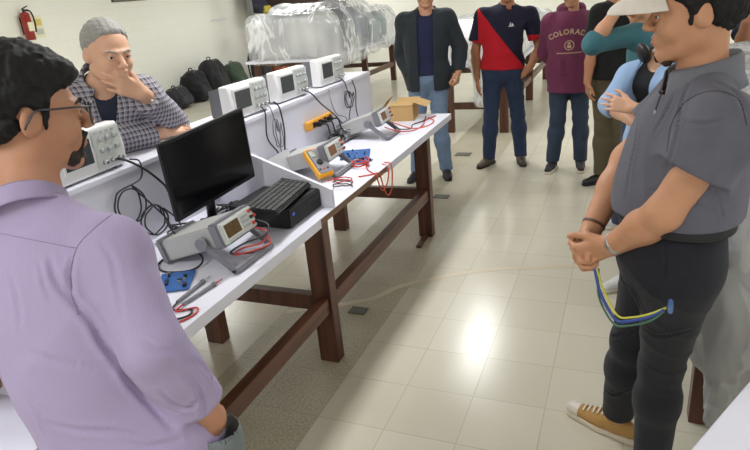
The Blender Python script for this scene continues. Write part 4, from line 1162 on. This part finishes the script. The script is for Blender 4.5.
b = S(.01); b.ell(p.h(0, -.105, .006), V3(.078, .095, .045)*p.s, p.hr @ rotm(-.06)); b.ell(p.h(0, -.10, -.004), V3(.078, .095, .045)*p.s, p.hr @ rotm(-.06), op='-', k=.003); b.plane(p.h(0, -.06, .015), p.hr @ V3(0, 1, .35)); b.plane(p.h(0, -.1, .012), p.hr @ V3(0, 0, -1))
b.mesh('brim', .0025, capm, cp_)
GP = cloth('grey_polo', (98, 98, 110), var=.10, scale=25)
sh = p.shirt('polo_shirt', GP, off=.019, hem=1.05, sleeve=('el', .50), belly=.012, flare=.020, wr=.0035, neck=.070)
FOLDS_GREY = [
    ((.006, .006), [(1.259, -0.563, 1.482), (1.247, -0.583, 1.446), (1.243, -0.604, 1.402), (1.236, -0.623, 1.365), (1.227, -0.639, 1.336)]),
    ((.005, .005), [(1.238, -0.572, 1.48), (1.224, -0.595, 1.441), (1.204, -0.621, 1.402)]),
    ((.005, .007), [(1.301, -0.546, 1.478), (1.336, -0.539, 1.458), (1.357, -0.545, 1.422)]),
    ((.005, .006), [(1.202, -0.663, 1.304), (1.24, -0.653, 1.29), (1.289, -0.64, 1.269), (1.327, -0.631, 1.251)]),
    ((.004, .006), [(1.176, -0.616, 1.442), (1.173, -0.639, 1.392), (1.166, -0.663, 1.341), (1.162, -0.687, 1.291)]),
    ((.004, .005), [(1.307, -0.619, 1.301), (1.319, -0.624, 1.276), (1.332, -0.635, 1.237)]),
    ((.004, .005), [(1.246, -0.595, 1.419), (1.28, -0.585, 1.409), (1.322, -0.565, 1.411)]),
]
FOLDS_BLACK = [
    ((.008, .007), [(1.145, -0.738, 1.187), (1.164, -0.742, 1.158), (1.186, -0.744, 1.132), (1.202, -0.752, 1.097)]),
    ((.005, .006), [(1.232, -0.692, 1.206), (1.237, -0.702, 1.178), (1.236, -0.715, 1.148)]),
    ((.005, .006), [(1.209, -0.762, 1.066), (1.235, -0.756, 1.053), (1.285, -0.732, 1.058)]),
    ((.005, .006), [(1.139, -0.79, 1.072), (1.157, -0.787, 1.06), (1.187, -0.771, 1.068)]),
    ((.005, .006), [(1.142, -0.831, 0.974), (1.163, -0.827, 0.961), (1.193, -0.81, 0.969)]),
]
fold_into(sh, FOLDS_GREY, p)
b = S(.008); b.cone(p.h(-.018, -.058, -.116), p.h(.018, -.058, -.116), .012).ell(p.h(0, -.079, -.106), (.014, .010, .012), p.hr); b.addnoise(lambda P: .0015*wob(P, 380, 2)); b.mesh('beard', .0025, plain('chin_beard', (52, 38, 34), rough=.8), p.root)
p.collar(cloth('grey_collar', (112, 114, 124)), r=.070, drop=.050, open_=.35, flare=1.20)
SEAM_C = [(1.227, -0.626, 1.366), (1.231, -0.605, 1.412), (1.251, -0.581, 1.447), (1.285, -0.559, 1.462), (1.319, -0.546, 1.459), (1.346, -0.542, 1.44), (1.36, -0.553, 1.399)]
PLK = [(1.233, -0.564, 1.505), (1.221, -0.578, 1.486), (1.212, -0.589, 1.469), (1.202, -0.607, 1.436)]
bpy.context.evaluated_depsgraph_get().update()
seam([p.L(q) for q in SEAM_C], sh, .0011, (62, 62, 72))
seam([p.L(q) for q in PLK], sh, .0022, (52, 52, 60))
for q in PLK[2:]:
    c, nn = cast(sh, p, p.L(q)); m = MB(); m.ball((0, 0, 0), .0055, (1, .45, 1)); m.build('button', MAT['rubber_white'], p.root, tuple(c))
tr = p.trousers(cloth('black_trousers', (36, 37, 45), var=.1, cr=.15), off=.002, waist=1.06, hem=.10, flare=.014, wr=.0018)
fold_into(tr, FOLDS_BLACK, p)
belt(p, MAT['black_matt'], 1.045)
TAN = cloth('tan_canvas', (176, 138, 84), rough=.8)
for n in 'LR':
    sh = p.shoe(n, TAN, plain('sole_cream', (214, 202, 184), rough=.6), 'sneaker', L=.285)
    an = p.J['an'+n]; t = unit(p.J['toe'+n]*V3(1, 1, 0)); sd = np.cross(t, V3(0, 0, 1)); g = V3(an[0], an[1], 0)
    b = S(.01); c = g+t*.150; b.cone(g+t*.06+V3(0, 0, .038), g+t*.18+V3(0, 0, .032), .042, .0325, flat=(V3(0, 0, 1), 1.25)); b.plane(c, -t); b.plane(g+V3(0, 0, .02), (0, 0, -1)); b.mesh('toe_cap', .003, plain('toe_cap', (208, 200, 190), rough=.4), sh)
    m = MB()
    for i in range(5):
        q = g+t*(.050+.02*i)+V3(0, 0, .091-.0050*i); m.tube([tuple(q-sd*.024-V3(0, 0, .010)), tuple(q), tuple(q+sd*.024+t*.008-V3(0, 0, .010))], .0036)
    m.build('laces', plain('laces', (226, 220, 208)), sh)
watch(p, 'L', MAT['metal'], t=.93); 
b = S(.002); w_ = p.J['wrR']; d_ = unit(w_-p.J['elR']); c_ = w_-d_*.03; b.cone(c_-d_*.004, c_+d_*.004, .034, .034, clip=[(c_+d_*.005, d_), (c_-d_*.005, -d_)]); b.mesh('bracelet', .0025, plain('bracelet', (96, 72, 64)), p.root)
m = MB()
def lw(*a): return tuple(p.L(a))
m.tube([lw(1.10, -.24, .93), lw(1.12, -.27, .87), lw(1.16, -.31, .82), lw(1.19, -.34, .835), lw(1.235, -.36, .865), lw(1.27, -.365, .895)], .0042)
m.tube([lw(1.105, -.24, .93), lw(1.13, -.27, .875), lw(1.165, -.31, .832), lw(1.20, -.34, .848), lw(1.24, -.36, .875), lw(1.275, -.365, .90)], .0030, mat=1)
m.tube([lw(1.11, -.235, .93), lw(1.115, -.265, .86), lw(1.155, -.31, .808), lw(1.19, -.34, .822), lw(1.24, -.36, .855), lw(1.27, -.365, .89)], .0030, mat=2)
o = m.build('lanyard', [plain('lanyard_blue', (50, 74, 150)), plain('lanyard_yellow', (200, 196, 70)), plain('lanyard_green', (70, 110, 90))], p.root)
m = MB(); m.box(lw(1.283, -.365, .905), (.035, .012, .026), bev=.003); m.build('lanyard_clip', plain('clip_blue', (90, 120, 170), rough=.3), p.root)

# ---- man in glasses, lilac shirt, foreground left
p = Person('man in glasses and a lilac striped shirt seen from behind at the left', (.30, -1.13), (-.35, .94), 1.72, .92, vox=.0045,
    W=dict(pelvis=(.280, -1.120, .86), chest=(.165, -1.095, 1.12), neck=(.062, -1.035, 1.362), head=(.058, -.975, 1.522),
           shR=(.243, -1.025, 1.268), shL=(-.09, -1.13, 1.275), elR=(.385, -1.112, 1.112), wrR=(.428, -1.062, .928), elL=(-.27, -1.12, 1.03), wrL=(-.315, -1.015, .845),
           hipR=(.355, -1.085, .84), hipL=(.20, -1.15, .84), toeL=(-.3, .9, 0), toeR=(.2, .9, 0)))
p.look((.44, .90, -.08), .0)
p.body(SK['tan2'], dict(R=dict(fdir=(-.15, .35, -.9), palm=(-.9, -.2, 0), curl=.2), L=dict(fdir=(-.3, .9, -.22), palm=(0, -.1, -1), curl=.15, thumb=.1)), nose=.95)
p.eyes(); p.brows(HAIRK)
def tall_hair(s, b):
    b.ell(s.h(0, -.035, .078), V3(.066, .064, .036), s.hr, k=.03)
    b.ell(s.h(0, .03, .072), V3(.076, .082, .05), s.hr, k=.03)
    b.ell(s.h(0, -.115, .015), V3(.064, .055, .055)*s.s, s.hr, op='-', k=.012)
p.hair(HAIRK, thick=.014, line=.066, nape=-.078, lift=.012, fn=tall_hair, amp=.0034, freq=240, vox=.003)
b = S(.012)                                                           # beard
b.cone(p.h(-.030, -.055, -.092), p.h(.030, -.055, -.092), .017).ell(p.h(0, -.073, -.098), (.022, .019, .021), p.hr)
b.cone(p.h(-.022, -.091, -.047), p.h(.022, -.091, -.047), .0055); b.cone(p.h(.024, -.086, -.055), p.h(.024, -.076, -.085), .005); b.cone(p.h(-.024, -.086, -.055), p.h(-.024, -.076, -.085), .005)
b.ell(p.h(0, -.108, -.061), (.020, .018, .012), p.hr, op='-'); b.addnoise(lambda P: .0018*wob(P, 380, 2)); b.mesh('beard', .0025, plain('beard', (44, 34, 32), rough=.8), p.root)
m = MB()                                                              # glasses
for q in (1, -1):
    m.tube([tuple(p.h(*c)) for c in ((q*.012, -.112, .012), (q*.030, -.112, .017), (q*.052, -.104, .014), (q*.058, -.098, -.004), (q*.050, -.102, -.024), (q*.030, -.110, -.028), (q*.013, -.114, -.018))], .0022, closed=True, sub=5)
    m.tube([tuple(p.h(*c)) for c in ((q*.058, -.099, .010), (q*.078, -.075, .013), (q*.084, -.03, .014), (q*.087, .005, .014), (q*.088, .022, -.004), (q*.086, .030, -.018))], .0021)
m.tube([tuple(p.h(*c)) for c in ((-.013, -.114, .004), (0, -.120, .010), (.013, -.114, .004))], .002)
gl = m.build('glasses', plain('glasses_frame', (60, 60, 68), rough=.25), p.root)
gm, nt, bb = new_mat('lens'); setin(bb, Base_Color=(1, 1, 1, 1), Roughness=.05, Alpha=.12)
for q in (1, -1):
    m = MB(); vs = [m.bm.verts.new(p.h(*c)) for c in ((q*.013, -.112, .012), (q*.030, -.112, .016), (q*.052, -.104, .013), (q*.057, -.099, -.004), (q*.050, -.102, -.023), (q*.030, -.110, -.027), (q*.014, -.113, -.018))]
    m.bm.faces.new(vs); m.build('lens', gm, gl)
def lilac():
    m, nt, b = new_mat('lilac_shirt'); tc = nt.nodes.new('ShaderNodeTexCoord'); s = nt.nodes.new('ShaderNodeSeparateXYZ'); nt.links.new(tc.outputs['Object'], s.inputs[0])
    a = math_node(nt, 'ADD', s.outputs[0], math_node(nt, 'MULTIPLY', s.outputs[1], .35))
    f = math_node(nt, 'SINE', math_node(nt, 'MULTIPLY', a, 1500.))
    f = math_node(nt, 'MULTIPLY', math_node(nt, 'ADD', f, 1.), .5)
    nt.links.new(mixc(nt, f, rgb(166, 154, 190), rgb(158, 145, 180)), b.inputs['Base Color']); setin(b, Roughness=.85, Specular_IOR_Level=.2, Sheen_Weight=.1); return creases(m, .35, 4)
LI = lilac()
def folds(P):
    # long soft folds running from the shoulder blade down towards the waist
    return -.0045*np.sin((P[..., 0]*18+P[..., 2]*11)+1.3*np.sin(P[..., 2]*7))*np.clip(1.5-P[..., 2], 0, .6)
sh = p.shirt('shirt', LI, off=.018, hem=.79, sleeve=('wr', .74), belly=.02, flare=.008, wr=.0048, f=13, neck=.066, sl_off=.014, noisefn=folds)
p.collar(LI, r=.064, h=.020, drop=.018, open_=.4, flare=1.10, dz=.008)
# rolled cuff
e, w = p.J['elR'], p.J['wrR']; d = unit(w-e); c = e+(w-e)*.70
b = S(.01); b.cone(c-d*.03, c+d*.02, .052, .050, clip=[(c+d*.018, d), (c-d*.03, -d)]); b.addnoise(lambda P: .004*wob(P, 50, 8)); b.mesh('cuff', .0045, LI, p.root)
# yoke and armhole seams
SEAM_A = [(.366, -1.115, 1.381), (.337, -1.137, 1.359), (.314, -1.160, 1.331), (.308, -1.185, 1.277), (.324, -1.199, 1.230)]
SEAM_B = [(.195, -1.196, 1.368), (.250, -1.179, 1.352), (.312, -1.159, 1.334)]
bpy.context.evaluated_depsgraph_get().update()
J = p.J
FOLDS_LILAC = [
    ((.009, .007), [(0.39, -1.253, 1.309), (0.405, -1.255, 1.288), (0.426, -1.256, 1.264), (0.443, -1.261, 1.234), (0.466, -1.264, 1.204), (0.488, -1.268, 1.172), (0.514, -1.269, 1.141), (0.547, -1.271, 1.105)]),
    ((.007, .006), [(0.362, -1.244, 1.359), (0.369, -1.251, 1.335), (0.383, -1.255, 1.31), (0.402, -1.255, 1.291)]),
    ((.005, .005), [(0.393, -1.231, 1.356), (0.391, -1.242, 1.332), (0.399, -1.252, 1.303)]),
    ((.004, .004), [(0.348, -1.252, 1.355), (0.356, -1.262, 1.322), (0.366, -1.267, 1.3)]),
    ((.004, .006), [(0.374, -1.337, 1.127), (0.419, -1.323, 1.114), (0.475, -1.302, 1.106), (0.532, -1.285, 1.087)]),
    ((.003, .008), [(0.328, -1.312, 1.234), (0.385, -1.296, 1.212), (0.456, -1.274, 1.192)]),
    ((.004, .005), [(0.347, -1.335, 1.16), (0.362, -1.338, 1.137), (0.372, -1.345, 1.111)]),
    ((.006, .006), [(0.559, -1.233, 1.182), (0.577, -1.234, 1.161), (0.588, -1.239, 1.137), (0.591, -1.248, 1.112)]),
    ((.006, .005), [(0.527, -1.257, 1.157), (0.548, -1.256, 1.138), (0.568, -1.251, 1.131), (0.584, -1.238, 1.143)]),
    ((.004, .006), [(0.495, -1.239, 1.232), (0.521, -1.235, 1.216), (0.549, -1.224, 1.213)]),
    ((.005, .005), [(0.56, -1.223, 1.204), (0.584, -1.219, 1.188), (0.605, -1.222, 1.161)]),
    ((.003, .006), [(0.43, -1.206, 1.377), (0.449, -1.211, 1.345), (0.46, -1.224, 1.305), (0.468, -1.238, 1.263)]),
    ((.003, .006), [(0.307, -1.273, 1.347), (0.321, -1.285, 1.304), (0.327, -1.3, 1.262)]),
    ((.004, .006), [(0.476, -1.306, 1.095), (0.518, -1.293, 1.083), (0.559, -1.273, 1.087)]),
]
fold_into(sh, FOLDS_LILAC, p)
seam([(p.L(q)) for q in SEAM_A], sh, .0009)
seam([(p.L(q)) for q in SEAM_B], sh, .0009)
p.trousers(cloth('grey_trousers', (104, 112, 116)), off=.012, waist=.95, hem=.04)
b = S(.02); c = p.L((.436, -1.062, .880)); b.ell(c, (.047, .047, .080)); b.ell(c+V3(0, 0, .03), (.041, .041, .075), op='-', k=.004); b.plane(c+V3(0, 0, .055), (.25, 0, 1)); b.mesh('pocket', .004, cloth('grey_pocket', (112, 120, 124)), p.root)
for n in 'LR': p.shoe(n, MAT['black'], MAT['rubber_black'])

# ---- grey-haired man leaning on the shelf with a hand at his chin
p = Person('grey-haired man in a plaid shirt leaning on the shelf, hand over his chin', (-1.36, .46), (.70, -.70), 1.86, 1.02, vox=.0045,
    W=dict(pelvis=(-1.22, .36, .94), chest=(-1.03, .22, 1.17), neck=(-.915, .155, 1.430), head=(-.826, .140, 1.548),
           shR=(-1.03, .02, 1.365), shL=(-.80, .255, 1.365), elL=(-.82, .43, 1.190), wrL=(-.735, .180, 1.375),
           elR=(-.92, .04, 1.188), wrR=(-.79, .30, 1.176)))
p.look((.93, -.36, -.16), -.04)
p.body(SK['light'], dict(L=dict(fdir=(-.28, -.80, .52), palm=(-.85, .35, .1), fing=((.1, .15, .1), (.25, .35, .2), (.4, .5, .3), (.5, .6, .4)), thumb=.2, spread=.06), R=dict(fdir=(.35, .9, .05), palm=(-.5, .1, -.9), curl=.35, thumb=.2)), nose=1.05, jaw=1.1)
p.eyes(); p.brows(HAIRG)
p.hair(HAIRG, thick=.007, line=.080, nape=-.080, amp=.0018, freq=380, edge=.03, burns=False)
PL = plaid('plaid_grey', (158, 154, 164), (74, 72, 90), (200, 198, 204), .021)
def vneck(s, b): b.cone(s.J['neck']-s.back*.10, s.J['neck']-s.back*.16-s.up*.20, .045, .004, op='-', k=.006)
p.shirt('plaid_shirt', PL, off=.020, hem=.86, sleeve=('wr', .88), belly=.03, flare=.012, wr=.003, f=22, sl_off=.018, cut=vneck)
p.collar(PL, r=.074, drop=.055, open_=.55, dz=.028)
p.shirt('undershirt', cloth('undershirt', (44, 48, 66)), off=.010, hem=None, sleeve=None, neck=.060, low=False, wr=.001)
p.trousers(cloth('dark_trousers', (48, 50, 58)))
for n in 'LR': p.shoe(n, MAT['black'], MAT['rubber_black'])
m = MB(); e, w = p.J['elL'], p.J['wrL']; q = e+(w-e)*.80-p.M.T @ V3(-.042, .03, -.0); m.ball(tuple(q), .006, (1, 1, 1)); m.build('cuff_button', MAT['rubber_white'], p.root)

# ---- man in a dark open jacket
p = Person('man in a dark open jacket and faded jeans, one hand in his pocket', (-.49, 3.40), (.22, -.97), 1.77, 1.0,
    W=dict(shR=(-.665, 3.37, 1.425), shL=(-.315, 3.46, 1.425), elR=(-.735, 3.44, 1.13), wrR=(-.62, 3.33, .96), elL=(-.215, 3.50, 1.17), wrL=(-.215, 3.42, .965),
           neck=(-.485, 3.43, 1.485), head=(-.475, 3.40, 1.645), anR=(-.635, 3.36, .075), anL=(-.375, 3.46, .075), knR=(-.60, 3.36, .49), knL=(-.40, 3.40, .49), toeL=(.35, -.95, 0), toeR=(-.1, -1, 0)))
p.look((.3, -.95, -.1))
p.body(SK['tan'], dict(L=dict(fdir=(-.1, -.35, -.85), palm=(-1, .1, 0), curl=.8, thumb=.5), R=dict(fdir=(.3, -.1, -.9), palm=(1, 0, 0), curl=.3)))
p.eyes(); p.brows(HAIRK); p.hair(HAIRK, vox=.005)
p.shirt('t_shirt', cloth('navy_shirt', (38, 42, 72)), off=.012, hem=.93, sleeve=None, wr=.003, neck=.064)
def front_open(s, b):
    c = s.J['chest']-s.back*.2; b.box(c-s.up*.1, (.062, .16, .42), s.T, rnd=.01, op='-', k=.006)
p.shirt('jacket', cloth('jacket_dark', (42, 48, 54), rough=.75), off=.036, hem=.80, sleeve=('wr', .96), wr=.0045, f=17, flare=.006, cut=front_open, neck=.078, sl_off=.026)
p.collar(cloth('jacket_collar', (48, 54, 60)), r=.082, h=.035, drop=.05, open_=.75, thick=.006)
p.trousers(DENIM('faded_denim', (112, 132, 160)), off=.009, hem=.06, flare=.012)
for n in 'LR': p.shoe(n, plain('shoe_navy', (34, 34, 44), rough=.6), MAT['rubber_black'])

# ---- man in a red and navy polo
p = Person('man in a red and navy polo shirt and blue jeans standing by the draped bench', (.09, 3.84), (.13, -.99), 1.75, 1.06,
    W=dict(shR=(-.075, 3.80, 1.40), shL=(.315, 3.95, 1.375), elR=(-.155, 3.83, 1.09), wrR=(-.135, 3.78, .855), elL=(.405, 3.98, 1.08), wrL=(.335, 3.85, .92),
           neck=(.13, 3.89, 1.455), head=(.135, 3.86, 1.62), anR=(-.055, 3.86, .075), anL=(.235, 3.97, .075), knR=(-.02, 3.82, .49), knL=(.215, 3.92, .49), toeR=(-.35, -.95, 0), toeL=(.30, -.95, 0)))
p.look((.1, -.95, -.1))
p.body(SK['brown'], dict(R=dict(fdir=(.05, -.1, -1), palm=(1, .1, 0), curl=.25), L=dict(fdir=(-.75, -.4, -.5), palm=(-.4, .8, -.3), curl=.35, thumb=.3)))
p.eyes(); p.brows(HAIRK); p.hair(HAIRK, vox=.005)
def polo_mat():
    m, nt, b = new_mat('red_navy_polo'); tc = nt.nodes.new('ShaderNodeTexCoord'); s = nt.nodes.new('ShaderNodeSeparateXYZ'); nt.links.new(tc.outputs['Object'], s.inputs[0])
    # diagonal seam from the wearer's right shoulder down to the left hip
    x, z = s.outputs[0], s.outputs[2]
    line = math_node(nt, 'SUBTRACT', z, math_node(nt, 'ADD', math_node(nt, 'MULTIPLY', x, -1.32), 1.20))
    red = math_node(nt, 'LESS_THAN', line, 0.)
    slv = math_node(nt, 'MULTIPLY', math_node(nt, 'LESS_THAN', x, -.205), math_node(nt, 'GREATER_THAN', z, 1.19))
    red = math_node(nt, 'MULTIPLY', red, math_node(nt, 'SUBTRACT', 1., slv))
    cuffL = math_node(nt, 'MULTIPLY', math_node(nt, 'GREATER_THAN', x, .205), math_node(nt, 'LESS_THAN', z, 1.20))
    red = math_node(nt, 'MAXIMUM', red, cuffL)
    nt.links.new(mixc(nt, red, rgb(36, 36, 54), rgb(184, 32, 44)), b.inputs['Base Color']); setin(b, Roughness=.85, Specular_IOR_Level=.2); return m
sh = p.shirt('polo_shirt', polo_mat(), off=.018, hem=.905, sleeve=('el', .72), belly=.015, wr=.004, flare=.018)
p.collar(cloth('navy_collar', (34, 34, 52)), r=.072, drop=.045, open_=.35)
drape_poly(sh, [[(.070, 1.300), (.080, 1.335), (.084, 1.300)], [(.086, 1.300), (.092, 1.325), (.108, 1.302)], [(.062, 1.297), (.066, 1.292), (.110, 1.294), (.112, 1.298)]], MAT['scope_white'], 'logo', sh)
m = MB(); q = p.J['neck']-p.back*.095-p.up*.03; m.box(tuple(q-p.up*.04), (.022, .006, .09)); m.build('placket', cloth('placket_red', (176, 34, 44)), p.root)
p.trousers(DENIM('dark_denim', (46, 58, 84)), off=.009, hem=.06, flare=.010); watch(p, 'L', MAT['black'], r=.031)
for n in 'LR': p.shoe(n, plain('shoe_brown', (74, 58, 46), rough=.5), MAT['rubber_black'], 'boot', high=.10)

# ---- person in the maroon hoodie
p = Person('person in a maroon hoodie with tan lettering and dark jeans', (.685, 3.74), (.06, -1), 1.68, 1.06,
    W=dict(shR=(.525, 3.72, 1.315), shL=(.855, 3.83, 1.295), elR=(.47, 3.84, 1.05), wrR=(.58, 3.93, .93), elL=(.92, 3.90, 1.03), wrL=(.84, 3.98, .90), neck=(.69, 3.77, 1.385), head=(.69, 3.73, 1.545),
           anR=(.56, 3.76, .075), anL=(.80, 3.82, .075), knR=(.60, 3.73, .47), knL=(.79, 3.79, .47), toeR=(-.15, -1, 0), toeL=(.12, -1, 0)))
p.look((.0, -.95, -.15))
p.body(SK['tan'], dict(R=dict(fdir=(.8, .2, -.2), palm=(0, -1, 0), curl=.4), L=dict(fdir=(-.8, .2, -.2), palm=(0, -1, 0), curl=.4)))
p.eyes(); p.brows(HAIRK); p.hair(HAIRK, vox=.005)
MR = cloth('maroon', (112, 54, 84), var=.06)
sh = p.shirt('hoodie', MR, off=.030, hem=.735, sleeve=('wr', .95), belly=.01, wr=.006, f=17, flare=.004, neck=.072)
b = S(.03); nk = p.J['neck']
for i in range(11):
    a0, a1 = -.2+PI*1.13*i/10-.0, -.2+PI*1.13*(i+1)/10
    f = lambda a: nk+p.side*math.cos(a)*.085+p.back*math.sin(a)*.075-p.back*.0+p.up*(.015+.02*math.sin(a))
    b.cone(f(a0), f(a1), .030)
b.cone(nk+p.back*.07+p.up*.02, nk+p.back*.10-p.up*.08, .05, .03); b.addnoise(lambda P: .004*wob(P, 40, 3)); b.mesh('hood', .006, MR, sh)
LET = cloth('tan_lettering', (196, 170, 140))
drape_text(sh, 'COLORADO', (0.0, 1.215), LET, 'lettering', sh, size=.058, arc=.30, bold=.0016)
N = 26; ring = lambda r0, r1: [[(math.cos(2*PI*i/N)*r0, 1.125+math.sin(2*PI*i/N)*r0), (math.cos(2*PI*(i+1)/N)*r0, 1.125+math.sin(2*PI*(i+1)/N)*r0), (math.cos(2*PI*(i+1)/N)*r1, 1.125+math.sin(2*PI*(i+1)/N)*r1), (math.cos(2*PI*i/N)*r1, 1.125+math.sin(2*PI*i/N)*r1)] for i in range(N)]
drape_poly(sh, ring(.040, .033)+[[(-.022, 1.112), (.0, 1.10), (.02, 1.108), (.012, 1.128), (-.01, 1.132)], [(-.016, 1.135), (.014, 1.134), (.006, 1.15), (-.012, 1.148)]], LET, 'emblem', sh)
drape_poly(sh, [[(-.10+i*.0135, 1.058), (-.0905+i*.0135, 1.058), (-.0905+i*.0135, 1.068), (-.10+i*.0135, 1.068)] for i in range(15)], LET, 'small_print', sh)
b = S(.01); b.box(p.J['pelvis']-p.back*.135+p.up*.03, (.12, .012, .07), p.T, rnd=.01); b.mesh('pouch_pocket', .006, MR, sh)
p.trousers(DENIM('hoodie_denim', (56, 68, 88)), off=.010, hem=.075, flare=.012)
for n in 'LR': p.shoe(n, plain('shoe_dark', (38, 38, 44), rough=.7), MAT['rubber_white'])

# ---- person in black with olive trousers
p = Person('person in a black t-shirt and olive trousers half hidden behind the teal sleeve', (1.05, 3.42), (-.25, -.97), 1.74, .98,
    W=dict(shR=(.925, 3.36, 1.38), elR=(.885, 3.34, 1.10), wrR=(.865, 3.27, .87), anR=(1.01, 3.40, .075), knR=(1.0, 3.36, .48), toeR=(-.7, -.6, 0)))
p.look((-.5, -.85, -.1))
p.body(SK['brown'], dict(R=dict(fdir=(.1, -.1, -1), palm=(.9, .3, 0), curl=.35), L=dict(fdir=(0, 0, -1), palm=(-1, 0, 0))))
p.eyes(); p.brows(HAIRK); p.hair(HAIRK, vox=.005)
p.shirt('t_shirt', cloth('black_tee', (30, 30, 32)), off=.018, hem=.86, sleeve=('el', .7), flare=.02)
p.trousers(cloth('olive', (88, 80, 62)), hem=.08, flare=.02)
for n in 'LR': p.shoe(n, plain('shoe_black', (24, 24, 26), rough=.5), MAT['rubber_black'])

# ---- person in teal, arm raised to the face
p = Person('person in a teal top raising a forearm with a gold watch to the face', (1.30, 2.26), (-.35, -.93), 1.64, .95,
    W=dict(shR=(1.18, 2.08, 1.325), shL=(1.43, 2.02, 1.32), elR=(.962, 1.875, 1.300), wrR=(1.098, 1.975, 1.495), neck=(1.285, 2.16, 1.375), head=(1.21, 2.14, 1.475),
           anR=(1.17, 2.36, .075), toeR=(-.9, .1, 0)))
p.look((-.6, -.8, -.1))
p.body(SK['warm'], dict(R=dict(fdir=(.75, .1, .35), palm=(.1, .9, -.3), curl=.35, thumb=.2), L=dict(fdir=(0, 0, -1), palm=(-1, 0, 0))))
p.eyes(); p.brows(HAIRK); p.hair(HAIRK, vox=.005, nape=-.12)
p.shirt('top', cloth('teal', (64, 108, 118)), off=.016, hem=.84, sleeve=('wr', .16), flare=.006, wr=.005)
p.trousers(DENIM('teal_jeans', (60, 66, 84))); watch(p, 'R', plain('gold', (200, 180, 110), rough=.3, metal=.8), t=.9, r=.030)
for n in 'LR': p.shoe(n, plain('shoe_white', (206, 206, 208), rough=.6), MAT['rubber_white'])

# ---- young person in a light blue overshirt with headphones
p = Person('person in a light blue open overshirt with black headphones round the neck, arms crossed', (1.30, 1.44), (-.62, -.78), 1.53, .93,
    W=dict(shR=(1.165, 1.41, 1.195), shL=(1.37, 1.27, 1.20), elR=(1.082, 1.27, 1.085), wrR=(1.20, 1.12, 1.025), elL=(1.335, 1.06, 1.07), wrL=(1.182, 1.065, 1.105), head=(1.34, 1.36, 1.43), neck=(1.300, 1.375, 1.285)))
p.look((-.6, -.75, -.1))
p.body(SK['light'], dict(L=dict(fdir=(-.95, .12, .25), palm=(0, .9, -.3), curl=.25, thumb=.2, spread=.12, k_=1.0), R=dict(fdir=(.8, -.3, -.2), palm=(0, .9, 0), curl=.5)))
p.eyes(); p.brows(HAIRK); p.hair(HAIRK, vox=.005, nape=-.13, thick=.016)
p.shirt('black_top', cloth('black_top', (34, 34, 40)), off=.008, hem=.88, sleeve=None, neck=.060, wr=.003)
def front_open2(s, b):
    c = s.J['chest']-s.back*.2; b.box(c-s.up*.16, (.045, .16, .42), s.T, rnd=.01, op='-', k=.006)
p.shirt('overshirt', cloth('sky_blue', (148, 176, 214), var=.12, scale=14), off=.020, hem=.86, sleeve=('wr', .30), flare=.008, wr=.004, f=24, cut=front_open2, neck=.066, sl_off=.014)
p.collar(cloth('sky_collar', (156, 184, 220)), r=.07, drop=.05, open_=.7)
p.trousers(DENIM('navy_jeans', (44, 52, 76)), hem=.07)
b = S(.008); nk = p.J['neck']+p.up*.02
for i in range(12):
    f = lambda a: nk+p.side*math.cos(a)*.070+p.back*math.sin(a)*.070
    b.cone(f(-.3+(PI+.6)*i/12), f(-.3+(PI+.6)*(i+1)/12), .012)
hd = b.mesh('headband', .005, MAT['black'], p.root)
for q in (1, -1):
    b = S(.01); b.ell(nk+p.side*q*.062-p.back*.055, (.046, .026, .050), p.T @ rotm(.3, 0, q*.5)); b.mesh('ear_cup', .005, MAT['black'], hd)
watch(p, 'L', plain('rose_gold', (196, 160, 120), rough=.3, metal=.7), t=.86, r=.032)
for n in 'LR': p.shoe(n, plain('shoe_white', (206, 206, 208), rough=.6), MAT['rubber_white'])

# ---- person at the right edge
p = Person('person in a navy shirt at the right edge behind the cap wearer', (1.98, 2.75), (-.75, -.65), 1.72, 1.0,
    W=dict(elR=(1.80, 2.62, 1.15), wrR=(1.79, 2.45, 1.33)))
p.body(SK['brown'], dict(R=dict(fdir=(.1, -.1, .9), palm=(1, .3, 0), curl=.5), L=dict(fdir=(0, 0, -1), palm=(-1, 0, 0))))
p.eyes(); p.brows(HAIRK); p.hair(HAIRK, vox=.006)
p.shirt('shirt', cloth('navy2', (44, 50, 70)), off=.018, hem=.86, sleeve=('el', .7), flare=.016)
p.trousers(cloth('dark2', (40, 42, 50)))
for n in 'LR': p.shoe(n, MAT['black'], MAT['rubber_black'])
# ---------------------------------------------------------------- camera and render look
def camera():
    pitch, roll, yaw = .372, -.095, -.414
    cp, sp = math.cos(pitch), math.sin(pitch); c, s = math.cos(yaw), math.sin(yaw)
    fwd = V3(s*cp, c*cp, -sp); right = V3(c, -s, 0); up = np.cross(right, fwd)
    cr, sr = math.cos(roll), math.sin(roll); r2 = cr*right+sr*up; u2 = -sr*right+cr*up
    cam = bpy.data.cameras.new('camera'); o = bpy.data.objects.new('camera', cam); COL.objects.link(o)
    M = Matrix(((r2[0], u2[0], -fwd[0], 1.1495), (r2[1], u2[1], -fwd[1], -1.8123), (r2[2], u2[2], -fwd[2], 1.6888), (0, 0, 0, 1)))
    o.matrix_world = M; cam.sensor_width = 36; cam.sensor_fit = 'HORIZONTAL'; cam.lens = 597.3/750*36; cam.clip_start = .02; cam.clip_end = 100
    cam.dof.use_dof = False
    bpy.context.scene.camera = o
camera()
sc = bpy.context.scene
sc.view_settings.view_transform = 'Standard'; sc.view_settings.look = 'None'; sc.view_settings.gamma = 1; sc.view_settings.use_curve_mapping = False
sc.view_settings.exposure = 0.56
w = bpy.data.worlds.new('world'); sc.world = w; w.use_nodes = True
w.node_tree.nodes['Background'].inputs[0].default_value = (.9, .95, 1, 1); w.node_tree.nodes['Background'].inputs[1].default_value = .05
